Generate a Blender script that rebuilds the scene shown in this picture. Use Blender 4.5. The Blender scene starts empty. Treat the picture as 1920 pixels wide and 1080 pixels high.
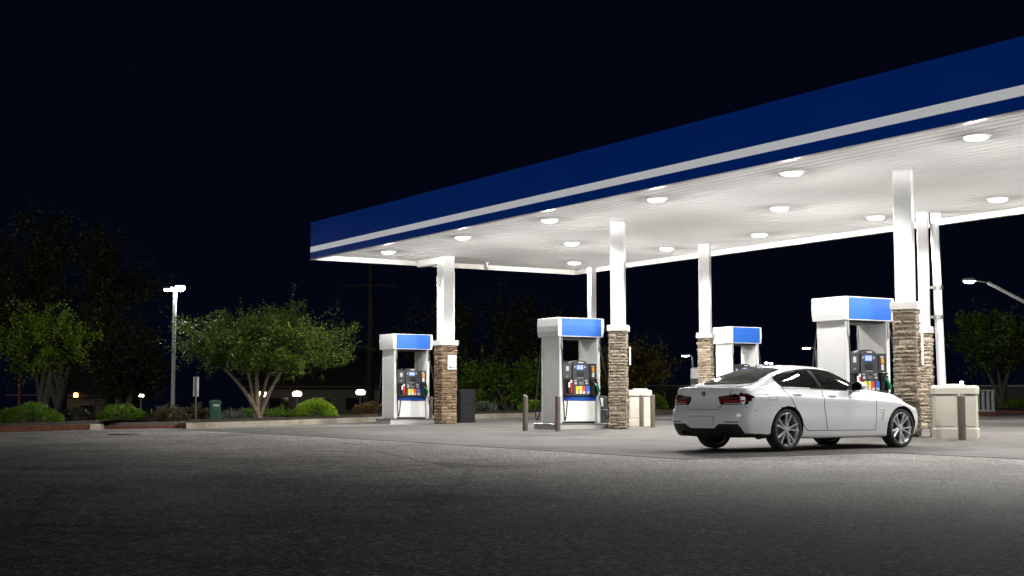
import bpy, bmesh, math, random
import numpy as np
from mathutils import Vector, Matrix

random.seed(7); RNG = np.random.default_rng(11)
scene = bpy.context.scene
COL = scene.collection
R = math.radians

# ------------------------------------------------------------------ camera, sky, added fill sun, exposure
CAM_H = 0.55
FPX = 2745.0                                    # focal length in pixels of a 1920 px wide frame
PITCH = math.atan(223.0 / FPX)
cam_data = bpy.data.cameras.new('camera')
cam_data.sensor_width = 36.0
cam_data.lens = 36.0 * FPX / 1920.0
cam_data.clip_end = 2000.0
cam = bpy.data.objects.new('camera', cam_data); COL.objects.link(cam)
cam.location = (0, 0, CAM_H); cam.rotation_euler = (math.pi / 2 + PITCH, 0, 0)
scene.camera = cam

world = bpy.data.worlds.new('World'); scene.world = world; world.use_nodes = True
wn = world.node_tree.nodes; wl = world.node_tree.links
bg = wn['Background']
bg.inputs['Color'].default_value = (0.15, 0.30, 1.0, 1); bg.inputs['Strength'].default_value = 0.0055

fill_sun_data = bpy.data.lights.new('fill_sun', 'SUN'); fill_sun_data.energy = 0.7; fill_sun_data.angle = R(26)  # added fill light, low from behind-left, brightens car tail, fascia and trees
fill_sun_data.color = (.97, .98, 1.0)
fill_sun = bpy.data.objects.new('fill_sun', fill_sun_data); COL.objects.link(fill_sun)
fill_sun.rotation_euler = Vector((.66, .72, -.045)).to_track_quat('-Z', 'Y').to_euler()

scene.view_settings.view_transform = 'Standard'
scene.view_settings.look = 'None'
scene.view_settings.exposure = 0.0
scene.view_settings.gamma = 1.0
scene.view_settings.use_curve_mapping = False
scene.render.engine = 'CYCLES'
scene.cycles.use_denoising = True
scene.cycles.max_bounces = 7
scene.cycles.transparent_max_bounces = 16
scene.cycles.sample_clamp_indirect = 6.0
scene.cycles.caustics_reflective = False
scene.cycles.caustics_refractive = False

LAMP_CANOPY = 7.0           # radiance of a canopy lens
LAMP_WATT = 70.0             # power behind each canopy lens

# ------------------------------------------------------------------ ground relief and station frame
CTRL = np.array([(-12,5,-.22),(0,5,-.22),(12,5,-.22),(-10,18,-.22),(0,17,-.21),(8,17,-.20),(-13,28,-.20),(-5,27,-.13),
 (4.2,22.8,-.143),(6.4,24.4,-.135),(7.5,28,-.02),(9,27.5,-.02),(15,25,-.06),(2.6,36.5,.01),(.5,35,-.01),(-2.1,44.5,.04),
 (-9.63,43,-.09),(-4.72,48,.05),(0,53,.16),(6.1,58,.29),(12,50,.28),(17,50,.30),(-14,41,-.16),(-11.5,41,-.07),(-6.5,36,-.04),
 (-18,60,.1),(0,62,.25),(20,62,.34),(22,34,.02),(-20,30,-.2),(22,6,-.2),(-20,6,-.22),(8,36,.04),(6,43,.08)], float)
def _tps():
    n = len(CTRL); P = CTRL[:, :2]
    r2 = ((P[:, None] - P[None]) ** 2).sum(-1)
    K = .5 * r2 * np.log(r2 + 1e-9) + np.eye(n) * 3.0
    A = np.zeros((n + 3, n + 3)); A[:n, :n] = K; A[:n, n] = 1; A[:n, n + 1:] = P; A[n, :n] = 1; A[n + 1:, :n] = P.T
    return np.linalg.solve(A, np.r_[CTRL[:, 2], 0, 0, 0])
_W = _tps()
def G(x, y):
    x = np.clip(np.asarray(x, float), -20, 22); y = np.clip(np.asarray(y, float), 5, 60)
    r2 = (x[..., None] - CTRL[:, 0]) ** 2 + (y[..., None] - CTRL[:, 1]) ** 2
    n = len(CTRL)
    return (.5 * r2 * np.log(r2 + 1e-9)) @ _W[:n] + _W[n] + _W[n + 1] * x + _W[n + 2] * y
def gz(x, y): return float(G(x, y))

TH = R(31.6)                                     # heading of the fuelling lanes
LV = np.array([-math.sin(TH), math.cos(TH)]); NV = np.array([math.cos(TH), math.sin(TH)])
C0 = np.array([-6.08, 44.07])                    # far front corner of the canopy
def AB(a, b):                                    # a: along the front towards the camera, b: across the canopy
    p = C0 - LV * a + NV * b
    return float(p[0]), float(p[1])
_cp, _sp = math.cos(PITCH), math.sin(PITCH)
def ray(x, y):
    u = (x - 960) / FPX; v = (540 - y) / FPX
    return np.array([u, _cp - v * _sp, _sp + v * _cp])
def at(x, y, Y):                                 # survey: the point seen at (x, y) that lies Y metres ahead
    d = ray(x, y); return np.array([0, 0, CAM_H]) + d * (Y / d[1])
def unz(x, y, z):
    d = ray(x, y); return np.array([0, 0, CAM_H]) + d * ((z - CAM_H) / d[2])

# ------------------------------------------------------------------ materials
def _mat(name):
    m = bpy.data.materials.new(name); m.use_nodes = True
    return m, m.node_tree.nodes, m.node_tree.links, m.node_tree.nodes['Principled BSDF']
def solid(name, col, rough=.5, metal=0., spec=.5, coat=0., var=.0, scale=8., bump=0., bscale=60., emit=None, estr=0., dirt=0.):
    m, n, l, p = _mat(name)
    p.inputs['Base Color'].default_value = (*col, 1); p.inputs['Roughness'].default_value = rough
    p.inputs['Metallic'].default_value = metal; p.inputs['Specular IOR Level'].default_value = spec
    p.inputs['Coat Weight'].default_value = coat; p.inputs['Coat Roughness'].default_value = .04
    tc = n.new('ShaderNodeTexCoord')
    if var > 0:
        nz = n.new('ShaderNodeTexNoise'); nz.inputs['Scale'].default_value = scale; nz.inputs['Detail'].default_value = 6
        l.new(tc.outputs['Object'], nz.inputs['Vector'])
        r = n.new('ShaderNodeValToRGB')
        r.color_ramp.elements[0].position = .3; r.color_ramp.elements[1].position = .7
        r.color_ramp.elements[0].color = (*[c * (1 - var) for c in col], 1)
        r.color_ramp.elements[1].color = (*[min(1, c * (1 + var * .6)) for c in col], 1)
        l.new(nz.outputs['Fac'], r.inputs['Fac']); l.new(r.outputs['Color'], p.inputs['Base Color'])
        mr = n.new('ShaderNodeMapRange'); mr.inputs['To Min'].default_value = rough * .8; mr.inputs['To Max'].default_value = min(1, rough * 1.25)
        l.new(nz.outputs['Fac'], mr.inputs['Value']); l.new(mr.outputs['Result'], p.inputs['Roughness'])
    if bump > 0:
        nb = n.new('ShaderNodeTexNoise'); nb.inputs['Scale'].default_value = bscale; nb.inputs['Detail'].default_value = 4
        l.new(tc.outputs['Object'], nb.inputs['Vector'])
        b = n.new('ShaderNodeBump'); b.inputs['Strength'].default_value = bump; b.inputs['Distance'].default_value = .02
        l.new(nb.outputs['Fac'], b.inputs['Height']); l.new(b.outputs['Normal'], p.inputs['Normal'])
    if emit:
        p.inputs['Emission Color'].default_value = (*emit, 1); p.inputs['Emission Strength'].default_value = estr
    return m
def emitter(name, col, strength):
    m = bpy.data.materials.new(name); m.use_nodes = True; n = m.node_tree.nodes; l = m.node_tree.links
    n.remove(n['Principled BSDF']); e = n.new('ShaderNodeEmission')
    e.inputs['Color'].default_value = (*col, 1); e.inputs['Strength'].default_value = strength
    l.new(e.outputs[0], n['Material Output'].inputs['Surface']); return m
def leafmat(name, dark, light, rough=.55, trans=.25):
    m, n, l, p = _mat(name)
    g = n.new('ShaderNodeNewGeometry'); r = n.new('ShaderNodeValToRGB')
    r.color_ramp.elements[0].color = (*dark, 1); r.color_ramp.elements[1].color = (*light, 1)
    l.new(g.outputs['Random Per Island'], r.inputs['Fac']); l.new(r.outputs['Color'], p.inputs['Base Color'])
    p.inputs['Roughness'].default_value = rough
    t = n.new('ShaderNodeBsdfTranslucent'); l.new(r.outputs['Color'], t.inputs['Color'])
    mx = n.new('ShaderNodeMixShader'); mx.inputs['Fac'].default_value = trans
    l.new(p.outputs[0], mx.inputs[1]); l.new(t.outputs[0], mx.inputs[2])
    l.new(mx.outputs[0], n['Material Output'].inputs['Surface']); return m
def asphalt():
    m, n, l, p = _mat('asphalt'); tc = n.new('ShaderNodeTexCoord')
    def noise(s, d=5, rough=.6):
        z = n.new('ShaderNodeTexNoise'); z.inputs['Scale'].default_value = s; z.inputs['Detail'].default_value = d
        z.inputs['Roughness'].default_value = rough; l.new(tc.outputs['Object'], z.inputs['Vector']); return z
    big = noise(.22, 6, .65); mid = noise(2.2, 5); v = n.new('ShaderNodeTexVoronoi'); v.inputs['Scale'].default_value = 48
    l.new(tc.outputs['Object'], v.inputs['Vector'])
    fine = noise(210, 3, .7)
    r1 = n.new('ShaderNodeValToRGB'); r1.color_ramp.elements[0].position = .34; r1.color_ramp.elements[1].position = .66
    r1.color_ramp.elements[0].color = (.21, .204, .194, 1); r1.color_ramp.elements[1].color = (.35, .341, .326, 1)
    l.new(big.outputs['Fac'], r1.inputs['Fac'])
    r2 = n.new('ShaderNodeValToRGB'); r2.color_ramp.elements[0].color = (.5, .5, .5, 1); r2.color_ramp.elements[1].color = (1.35, 1.34, 1.3, 1)
    sep = n.new('ShaderNodeSeparateColor'); l.new(v.outputs['Color'], sep.inputs[0])
    e = r2.color_ramp.elements.new(.75); e.color = (.95, .95, .95, 1); r2.color_ramp.elements[-1].color = (2.8, 2.7, 2.55, 1)
    l.new(sep.outputs[0], r2.inputs['Fac'])
    mu = n.new('ShaderNodeMix'); mu.data_type = 'RGBA'; mu.blend_type = 'MULTIPLY'; mu.inputs[0].default_value = 1
    l.new(r1.outputs['Color'], mu.inputs[6]); l.new(r2.outputs['Color'], mu.inputs[7])
    r3 = n.new('ShaderNodeValToRGB'); r3.color_ramp.elements[0].position = .3; r3.color_ramp.elements[1].position = .62
    r3.color_ramp.elements[0].color = (.72, .72, .72, 1); r3.color_ramp.elements[1].color = (1.1, 1.1, 1.1, 1)
    l.new(mid.outputs['Fac'], r3.inputs['Fac'])
    mu2 = n.new('ShaderNodeMix'); mu2.data_type = 'RGBA'; mu2.blend_type = 'MULTIPLY'; mu2.inputs[0].default_value = 1
    l.new(mu.outputs[2], mu2.inputs[6]); l.new(r3.outputs['Color'], mu2.inputs[7])
    vc = n.new('ShaderNodeTexVoronoi'); vc.feature = 'DISTANCE_TO_EDGE'; vc.inputs['Scale'].default_value = .23
    wn_ = noise(1.6, 6, .7); wa = n.new('ShaderNodeMix'); wa.data_type = 'VECTOR'; wa.inputs[0].default_value = .28
    l.new(tc.outputs['Object'], wa.inputs[4]); l.new(wn_.outputs['Color'], wa.inputs[5]); l.new(wa.outputs[1], vc.inputs['Vector'])
    rc = n.new('ShaderNodeValToRGB'); rc.color_ramp.elements[0].position = .0015; rc.color_ramp.elements[1].position = .006
    rc.color_ramp.elements[0].color = (.6, .6, .6, 1); l.new(vc.outputs['Distance'], rc.inputs['Fac'])
    ms = noise(.45, 3, .5); rs = n.new('ShaderNodeValToRGB'); rs.color_ramp.elements[0].position = .30; rs.color_ramp.elements[1].position = .37
    rs.color_ramp.elements[0].color = (.66, .66, .66, 1); l.new(ms.outputs['Fac'], rs.inputs['Fac'])
    mc = n.new('ShaderNodeMix'); mc.data_type = 'RGBA'; mc.blend_type = 'MULTIPLY'; mc.inputs[0].default_value = 1
    l.new(mu2.outputs[2], mc.inputs[6]); l.new(rc.outputs['Color'], mc.inputs[7])
    md = n.new('ShaderNodeMix'); md.data_type = 'RGBA'; md.blend_type = 'MULTIPLY'; md.inputs[0].default_value = 1
    l.new(mc.outputs[2], md.inputs[6]); l.new(rs.outputs['Color'], md.inputs[7])
    l.new(md.outputs[2], p.inputs['Base Color'])
    mr = n.new('ShaderNodeMapRange'); mr.inputs['To Min'].default_value = .55; mr.inputs['To Max'].default_value = .78
    l.new(mid.outputs['Fac'], mr.inputs['Value']); l.new(mr.outputs['Result'], p.inputs['Roughness'])
    ad = n.new('ShaderNodeMath'); ad.operation = 'ADD'; l.new(v.outputs['Distance'], ad.inputs[0])
    m2 = n.new('ShaderNodeMath'); m2.operation = 'MULTIPLY'; m2.inputs[1].default_value = .5; l.new(fine.outputs['Fac'], m2.inputs[0]); l.new(m2.outputs[0], ad.inputs[1])
    b = n.new('ShaderNodeBump'); b.inputs['Strength'].default_value = .6; b.inputs['Distance'].default_value = .012
    l.new(ad.outputs[0], b.inputs['Height']); l.new(b.outputs['Normal'], p.inputs['Normal'])
    p.inputs['Specular IOR Level'].default_value = .06
    return m
def concrete(name, lo, hi, rough=.6, s=.5, bump=.25):
    m, n, l, p = _mat(name); tc = n.new('ShaderNodeTexCoord'); oi = n.new('ShaderNodeObjectInfo')
    geo = n.new('ShaderNodeNewGeometry')
    z = n.new('ShaderNodeTexNoise'); z.inputs['Scale'].default_value = s; z.inputs['Detail'].default_value = 8; z.inputs['Roughness'].default_value = .62
    mp = n.new('ShaderNodeMapping'); mp.inputs['Rotation'].default_value = (0, 0, TH); mp.inputs['Scale'].default_value = (.45, 1.3, 1)
    l.new(geo.outputs['Position'], mp.inputs['Vector']); l.new(mp.outputs[0], z.inputs['Vector'])
    f = n.new('ShaderNodeTexNoise'); f.inputs['Scale'].default_value = 24; f.inputs['Detail'].default_value = 6; l.new(geo.outputs['Position'], f.inputs['Vector'])
    sm = n.new('ShaderNodeMath'); sm.operation = 'MULTIPLY_ADD'; sm.inputs[1].default_value = .35; l.new(f.outputs['Fac'], sm.inputs[0]); l.new(z.outputs['Fac'], sm.inputs[2])
    s2 = n.new('ShaderNodeMath'); s2.operation = 'MULTIPLY_ADD'; s2.inputs[1].default_value = .14; l.new(oi.outputs['Random'], s2.inputs[0]); l.new(sm.outputs[0], s2.inputs[2])
    r = n.new('ShaderNodeValToRGB'); r.color_ramp.elements[0].position = .46; r.color_ramp.elements[1].position = .92
    r.color_ramp.elements[0].color = (*lo, 1); r.color_ramp.elements[1].color = (*hi, 1)
    l.new(s2.outputs[0], r.inputs['Fac'])
    ol = n.new('ShaderNodeTexNoise'); ol.inputs['Scale'].default_value = 1.1; ol.inputs['Detail'].default_value = 5; ol.inputs['Roughness'].default_value = .6
    l.new(geo.outputs['Position'], ol.inputs['Vector']); ro = n.new('ShaderNodeValToRGB'); ro.color_ramp.elements[0].position = .30; ro.color_ramp.elements[1].position = .46
    ro.color_ramp.elements[0].color = (.45, .44, .43, 1); l.new(ol.outputs['Fac'], ro.inputs['Fac'])
    mo = n.new('ShaderNodeMix'); mo.data_type = 'RGBA'; mo.blend_type = 'MULTIPLY'; mo.inputs[0].default_value = 1
    l.new(r.outputs['Color'], mo.inputs[6]); l.new(ro.outputs['Color'], mo.inputs[7]); l.new(mo.outputs[2], p.inputs['Base Color'])
    p.inputs['Specular IOR Level'].default_value = .06
    mr = n.new('ShaderNodeMapRange'); mr.inputs['From Min'].default_value = .3; mr.inputs['From Max'].default_value = .75
    mr.inputs['To Min'].default_value = rough * .75; mr.inputs['To Max'].default_value = rough * 1.3
    l.new(z.outputs['Fac'], mr.inputs['Value']); l.new(mr.outputs['Result'], p.inputs['Roughness'])
    b = n.new('ShaderNodeBump'); b.inputs['Strength'].default_value = bump; b.inputs['Distance'].default_value = .01
    l.new(f.outputs['Fac'], b.inputs['Height']); l.new(b.outputs['Normal'], p.inputs['Normal'])
    return m
def stonemat(name, cols):
    m, n, l, p = _mat(name); tc = n.new('ShaderNodeTexCoord'); oi = n.new('ShaderNodeObjectInfo')
    r = n.new('ShaderNodeValToRGB')
    while len(r.color_ramp.elements) < len(cols): r.color_ramp.elements.new(.5)
    for i, c in enumerate(cols):
        r.color_ramp.elements[i].position = i / (len(cols) - 1); r.color_ramp.elements[i].color = (*c, 1)
    l.new(oi.outputs['Random'], r.inputs['Fac'])
    z = n.new('ShaderNodeTexNoise'); z.inputs['Scale'].default_value = 26; z.inputs['Detail'].default_value = 7
    geo = n.new('ShaderNodeNewGeometry'); l.new(geo.outputs['Position'], z.inputs['Vector'])
    r2 = n.new('ShaderNodeValToRGB'); r2.color_ramp.elements[0].position = .32; r2.color_ramp.elements[1].position = .68
    r2.color_ramp.elements[0].color = (.55, .53, .5, 1); r2.color_ramp.elements[1].color = (1.25, 1.22, 1.18, 1)
    l.new(z.outputs['Fac'], r2.inputs['Fac'])
    mu = n.new('ShaderNodeMix'); mu.data_type = 'RGBA'; mu.blend_type = 'MULTIPLY'; mu.inputs[0].default_value = 1
    l.new(r.outputs['Color'], mu.inputs[6]); l.new(r2.outputs['Color'], mu.inputs[7]); l.new(mu.outputs[2], p.inputs['Base Color'])
    p.inputs['Roughness'].default_value = .85
    b = n.new('ShaderNodeBump'); b.inputs['Strength'].default_value = .8; b.inputs['Distance'].default_value = .02
    l.new(z.outputs['Fac'], b.inputs['Height']); l.new(b.outputs['Normal'], p.inputs['Normal'])
    return m
def soffitmat():
    m, n, l, p = _mat('soffit_paint'); geo = n.new('ShaderNodeNewGeometry')
    p.inputs['Base Color'].default_value = (.875, .875, .87, 1); p.inputs['Specular IOR Level'].default_value = .0
    mp = n.new('ShaderNodeMapping'); mp.inputs['Rotation'].default_value = (0, 0, -TH); mp.inputs['Scale'].default_value = (3.0, .35, 1)
    z = n.new('ShaderNodeTexNoise'); z.inputs['Scale'].default_value = 1.2; z.inputs['Detail'].default_value = 4
    l.new(geo.outputs['Position'], mp.inputs['Vector']); l.new(mp.outputs[0], z.inputs['Vector'])
    mr = n.new('ShaderNodeMapRange'); mr.inputs['To Min'].default_value = .42; mr.inputs['To Max'].default_value = .6
    l.new(z.outputs['Fac'], mr.inputs['Value']); l.new(mr.outputs['Result'], p.inputs['Roughness'])
    b = n.new('ShaderNodeBump'); b.inputs['Strength'].default_value = .12; b.inputs['Distance'].default_value = .02
    l.new(z.outputs['Fac'], b.inputs['Height']); l.new(b.outputs['Normal'], p.inputs['Normal'])
    return m
def tinted(name, tint, gloss=1.0):
    m = bpy.data.materials.new(name); m.use_nodes = True; n = m.node_tree.nodes; l = m.node_tree.links
    n.remove(n['Principled BSDF'])
    t = n.new('ShaderNodeBsdfTransparent'); t.inputs['Color'].default_value = (*tint, 1)
    g = n.new('ShaderNodeBsdfGlossy'); g.inputs['Roughness'].default_value = .02; g.inputs['Color'].default_value = (gloss, gloss, gloss, 1)
    f = n.new('ShaderNodeFresnel'); f.inputs['IOR'].default_value = 1.5
    mx = n.new('ShaderNodeMixShader'); l.new(f.outputs[0], mx.inputs['Fac']); l.new(t.outputs[0], mx.inputs[1]); l.new(g.outputs[0], mx.inputs[2])
    l.new(mx.outputs[0], n['Material Output'].inputs['Surface']); return m

M = {}
M['asphalt'] = asphalt()
M['soil'] = solid('soil', (.060, .045, .030), .95, var=.5, scale=3, bump=.8, bscale=14)
M['slab'] = concrete('slab_concrete', (.070, .066, .061), (.175, .167, .157), .7, .35)
M['joint'] = solid('joint', (.05, .047, .042), .9)
M['kerb'] = concrete('kerb_concrete', (.20, .18, .14), (.38, .345, .28), .8, 1.5, .4)
M['kerb_red'] = solid('kerb_red_paint', (.20, .075, .045), .75, var=.45, scale=5, bump=.3)
M['white'] = solid('white_metal', (.56, .56, .555), .34, var=.05, scale=2.5)
M['white_s'] = solid('white_satin', (.78, .78, .77), .38, coat=.15, var=.04, scale=2)
M['grey_metal'] = solid('brushed_metal', (.50, .495, .48), .36, metal=.35, var=.08, scale=3)
M['steel'] = solid('steel', (.42, .41, .40), .3, metal=.9, var=.1, scale=12)
M['cap'] = solid('cap_stone', (.52, .50, .47), .6, var=.12, scale=7, bump=.15)
M['stone'] = stonemat('ledge_stone', [(.15, .122, .090), (.27, .225, .17), (.36, .315, .25), (.21, .17, .125), (.31, .27, .215)])
M['stone_dark'] = stonemat('ledge_stone_brown', [(.10, .062, .034), (.20, .135, .08), (.30, .225, .15), (.14, .09, .05), (.24, .175, .115)])
M['mortar'] = solid('mortar', (.07, .058, .045), .95, bump=.5, bscale=40)
M['soffit'] = soffitmat()
M['fascia'] = solid('fascia_blue', (.0, .027, .21), .4, spec=.1, var=.14, scale=.3, emit=(.0, .13, 1.0), estr=.034)  # faint even glow added to the blue to brighten the fascia
M['stripe'] = solid('fascia_stripe', (.62, .62, .64), .4, var=.04, scale=.6, emit=(.95, .97, 1.0), estr=.28)  # glow added here too, lifts the stripe as if backlit
M['black'] = solid('black_plastic', (.014, .014, .015), .42, var=.2, scale=10)
M['bin_black'] = solid('bin_plastic', (.008, .0085, .010), .6, spec=.25, var=.2, scale=6)
M['dark'] = solid('charcoal_plastic', (.035, .036, .040), .4, var=.15, scale=6)
M['dgrey'] = solid('dark_grey_plastic', (.042, .044, .050), .42, var=.12, scale=5)
M['rubber'] = solid('rubber', (.012, .012, .012), .55)
M['blue'] = solid('valance_blue', (.034, .15, .60), .35, var=.03, scale=2)
M['blue_band'] = solid('band_blue', (.012, .07, .36), .3, var=.15, scale=6)
M['red'] = solid('red_plastic', (.55, .02, .02), .4)
M['green'] = solid('green_plastic', (.01, .20, .07), .4)
M['yellow'] = solid('yellow_print', (.75, .62, .03), .45)
M['orange'] = solid('orange_print', (.75, .30, .02), .45)
M['cream'] = solid('cream_print', (.80, .72, .50), .45)
M['redp'] = solid('red_print', (.72, .08, .03), .45)
M['bluep'] = solid('blue_print', (.03, .13, .62), .45)
M['paper'] = solid('paper', (.72, .72, .72), .6)
M['ink'] = solid('ink', (.03, .03, .035), .6)
M['palegrey'] = solid('pale_print', (.42, .45, .50), .5)
M['lcd'] = emitter('lcd', (.72, .80, 1.0), .95)
M['bollard'] = solid('bollard_brown', (.125, .10, .08), .42, var=.2, scale=5)
M['beige'] = solid('beige_plastic', (.60, .565, .48), .55, var=.07, scale=3, bump=.1)
M['pole_w'] = solid('white_pole', (.62, .63, .64), .4, var=.08, scale=3)
M['pole_g'] = solid('grey_pole', (.22, .23, .24), .45, var=.15, scale=4)
M['util_green'] = solid('utility_green', (.028, .080, .048), .42, var=.15, scale=5)
M['bark'] = solid('bark', (.21, .165, .12), .9, var=.4, scale=14, bump=.9, bscale=22)
M['bark_d'] = solid('bark_dark', (.10, .085, .065), .9, var=.4, scale=12, bump=.9, bscale=22)
M['twig'] = solid('twig', (.035, .032, .018), .9, var=.3, scale=12)
M['wood_pole'] = solid('pole_wood', (.007, .006, .005), .9, var=.4, scale=9, bump=.5)
M['wall_d'] = solid('far_stucco', (.075, .07, .055), .9, var=.15, scale=1.2)
M['roof_d'] = solid('far_roof', (.02, .018, .017), .85, var=.2, scale=2)
M['lens'] = emitter('canopy_lens', (1.0, .975, .93), LAMP_CANOPY)

# ------------------------------------------------------------------ mesh helpers
class MB:
    def __init__(s): s.v = []; s.f = []; s.mi = []
    def add(s, vs, fs, mi=0, M4=None):
        o = len(s.v)
        if M4 is not None: vs = [tuple(M4 @ Vector(q)) for q in vs]
        s.v += [tuple(map(float, q)) for q in vs]; s.f += [tuple(o + i for i in f) for f in fs]; s.mi += [mi] * len(fs)
        return s
    def box(s, x0, x1, y0, y1, z0, z1, c=0., mi=0, M4=None):
        if c <= 0:
            vs = [(x, y, z) for z in (z0, z1) for y in (y0, y1) for x in (x0, x1)]
            fs = [(0, 2, 3, 1), (4, 5, 7, 6), (0, 1, 5, 4), (2, 6, 7, 3), (0, 4, 6, 2), (1, 3, 7, 5)]
            return s.add(vs, fs, mi, M4)
        c = min(c, (x1 - x0) * .45, (y1 - y0) * .45, (z1 - z0) * .45)
        X = (x0, x1); Y = (y0, y1); Z = (z0, z1); sg = (1, -1); idx = {}; vs = []
        for i in (0, 1):
            for j in (0, 1):
                for k in (0, 1):
                    for ax in range(3):
                        q = [X[i] + sg[i] * c, Y[j] + sg[j] * c, Z[k] + sg[k] * c]
                        q[ax] = (X[i], Y[j], Z[k])[ax]
                        idx[i, j, k, ax] = len(vs); vs.append(tuple(q))
        fs = []
        for ax in range(3):
            for e in (0, 1):
                t = []
                for (p, q) in ((0, 0), (1, 0), (1, 1), (0, 1)):
                    key = [p, q]; key.insert(ax, e); t.append(idx[(*key, ax)])
                fs.append(tuple(t))
        for ax in range(3):
            o1, o2 = [t for t in range(3) if t != ax]
            for p in (0, 1):
                for q in (0, 1):
                    t = []
                    for e, w in ((0, o1), (0, o2), (1, o2), (1, o1)):
                        key = [0, 0, 0]; key[ax] = e; key[o1] = p; key[o2] = q; t.append(idx[(*key, w)])
                    fs.append(tuple(t))
        for i in (0, 1):
            for j in (0, 1):
                for k in (0, 1): fs.append(tuple(idx[i, j, k, ax] for ax in range(3)))
        return s.add(vs, fs, mi, M4)
    def tube(s, path, r, n=8, mi=0, M4=None, cap=True):
        P = [Vector(p) for p in path]; rs = r if isinstance(r, (list, tuple)) else [r] * len(P)
        vs = []; fs = []; up = None
        for i, p in enumerate(P):
            t = (P[min(i + 1, len(P) - 1)] - P[max(i - 1, 0)])
            t = t.normalized() if t.length > 1e-9 else Vector((0, 0, 1))
            if up is None: up = t.orthogonal().normalized()
            else:
                up = up - t * up.dot(t)
                up = up.normalized() if up.length > 1e-6 else t.orthogonal().normalized()
            w = t.cross(up)
            for k in range(n):
                a = 2 * math.pi * k / n
                vs.append(p + (up * math.cos(a) + w * math.sin(a)) * rs[i])
        for i in range(len(P) - 1):
            for k in range(n):
                fs.append((i * n + k, i * n + (k + 1) % n, (i + 1) * n + (k + 1) % n, (i + 1) * n + k))
        if cap:
            fs.append(tuple(range(n - 1, -1, -1))); fs.append(tuple((len(P) - 1) * n + k for k in range(n)))
        return s.add(vs, fs, mi, M4)
    def lathe(s, prof, n=24, mi=0, M4=None, cap=True):  # profile of (r, z) about z
        vs = []; fs = []
        for r, z in prof:
            for k in range(n):
                a = 2 * math.pi * k / n; vs.append((r * math.cos(a), r * math.sin(a), z))
        for i in range(len(prof) - 1):
            for k in range(n):
                fs.append((i * n + k, i * n + (k + 1) % n, (i + 1) * n + (k + 1) % n, (i + 1) * n + k))
        if cap and prof[0][0] > 1e-5: fs.append(tuple(range(n - 1, -1, -1)))
        if cap and prof[-1][0] > 1e-5: fs.append(tuple((len(prof) - 1) * n + k for k in range(n)))
        return s.add(vs, fs, mi, M4)
    def prism(s, poly, d0, d1, axis='y', mi=0, M4=None):  # poly in the other two axes, extruded d0..d1
        n = len(poly)
        def mk(p, d): return {'y': (p[0], d, p[1]), 'x': (d, p[0], p[1]), 'z': (p[0], p[1], d)}[axis]
        vs = [mk(p, d0) for p in poly] + [mk(p, d1) for p in poly]
        fs = [tuple(range(n)), tuple(range(2 * n - 1, n - 1, -1))] + [(i, i + n, (i + 1) % n + n, (i + 1) % n) for i in range(n)]
        return s.add(vs, fs, mi, M4)
    def build(s, name, mats, parent=None, smooth=False, loc=None, rz=0., angle=35):
        me = bpy.data.meshes.new(name); me.from_pydata(s.v, [], s.f)
        for m in (mats if isinstance(mats, (list, tuple)) else [mats]): me.materials.append(m)
        if any(s.mi): me.polygons.foreach_set('material_index', s.mi)
        bm = bmesh.new(); bm.from_mesh(me); bmesh.ops.recalc_face_normals(bm, faces=bm.faces); bm.to_mesh(me); bm.free()
        if smooth:
            me.polygons.foreach_set('use_smooth', [True] * len(me.polygons)); me.set_sharp_from_angle(angle=R(angle))
        return link(name, me, parent, loc, rz)
def link(name, me, parent=None, loc=None, rz=0.):
    o = bpy.data.objects.new(name, me); COL.objects.link(o)
    if parent is not None: o.parent = parent
    if loc is not None: o.location = loc
    if rz: o.rotation_euler = (0, 0, rz)
    return o
def tag(o, label=None, cat=None, group=None, kind=None):
    if label: o['label'] = label
    if cat: o['category'] = cat
    if group: o['group'] = group
    if kind: o['kind'] = kind
    return o
def thing(name, loc, rz, label, cat, group=None):
    o = link(name, None, None, loc, rz); o.empty_display_size = .2
    return tag(o, label, cat, group)
def copy_tree(o, parent=None):
    c = o.copy(); COL.objects.link(c); c.parent = parent
    for ch in list(o.children): copy_tree(ch, c)
    return c
def grid_mesh(name, xs, ys, zf):
    X, Y = np.meshgrid(xs, ys); Z = zf(X, Y); nx, ny = len(xs), len(ys)
    v = np.stack([X.ravel(), Y.ravel(), Z.ravel()], 1)
    i = np.arange(ny - 1)[:, None] * nx + np.arange(nx - 1)[None]
    f = np.stack([i, i + 1, i + nx + 1, i + nx], -1).reshape(-1, 4)
    me = bpy.data.meshes.new(name); me.from_pydata(v.tolist(), [], f.tolist())
    me.polygons.foreach_set('use_smooth', [True] * len(me.polygons)); return me

# ------------------------------------------------------------------ the setting: ground, lot, slabs, kerbs, beds
me = grid_mesh('ground', [-900, -300, -120, -60, -30, -20, 0, 20, 30, 60, 120, 300, 900], [-60, 0, 20, 40, 60, 80, 120, 200, 400, 900],
               lambda x, y: G(x, y) - .25)
me.materials.append(M['soil']); tag(link('ground', me), kind='structure')
me = grid_mesh('parking_lot', np.r_[-70:-24:4., -24:26:.6, 26:71:4.], np.r_[-6:4:2., 4:64:.6, 64:78:3.], G)
me.materials.append(M['asphalt']); tag(link('parking_lot', me), kind='structure')

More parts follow.
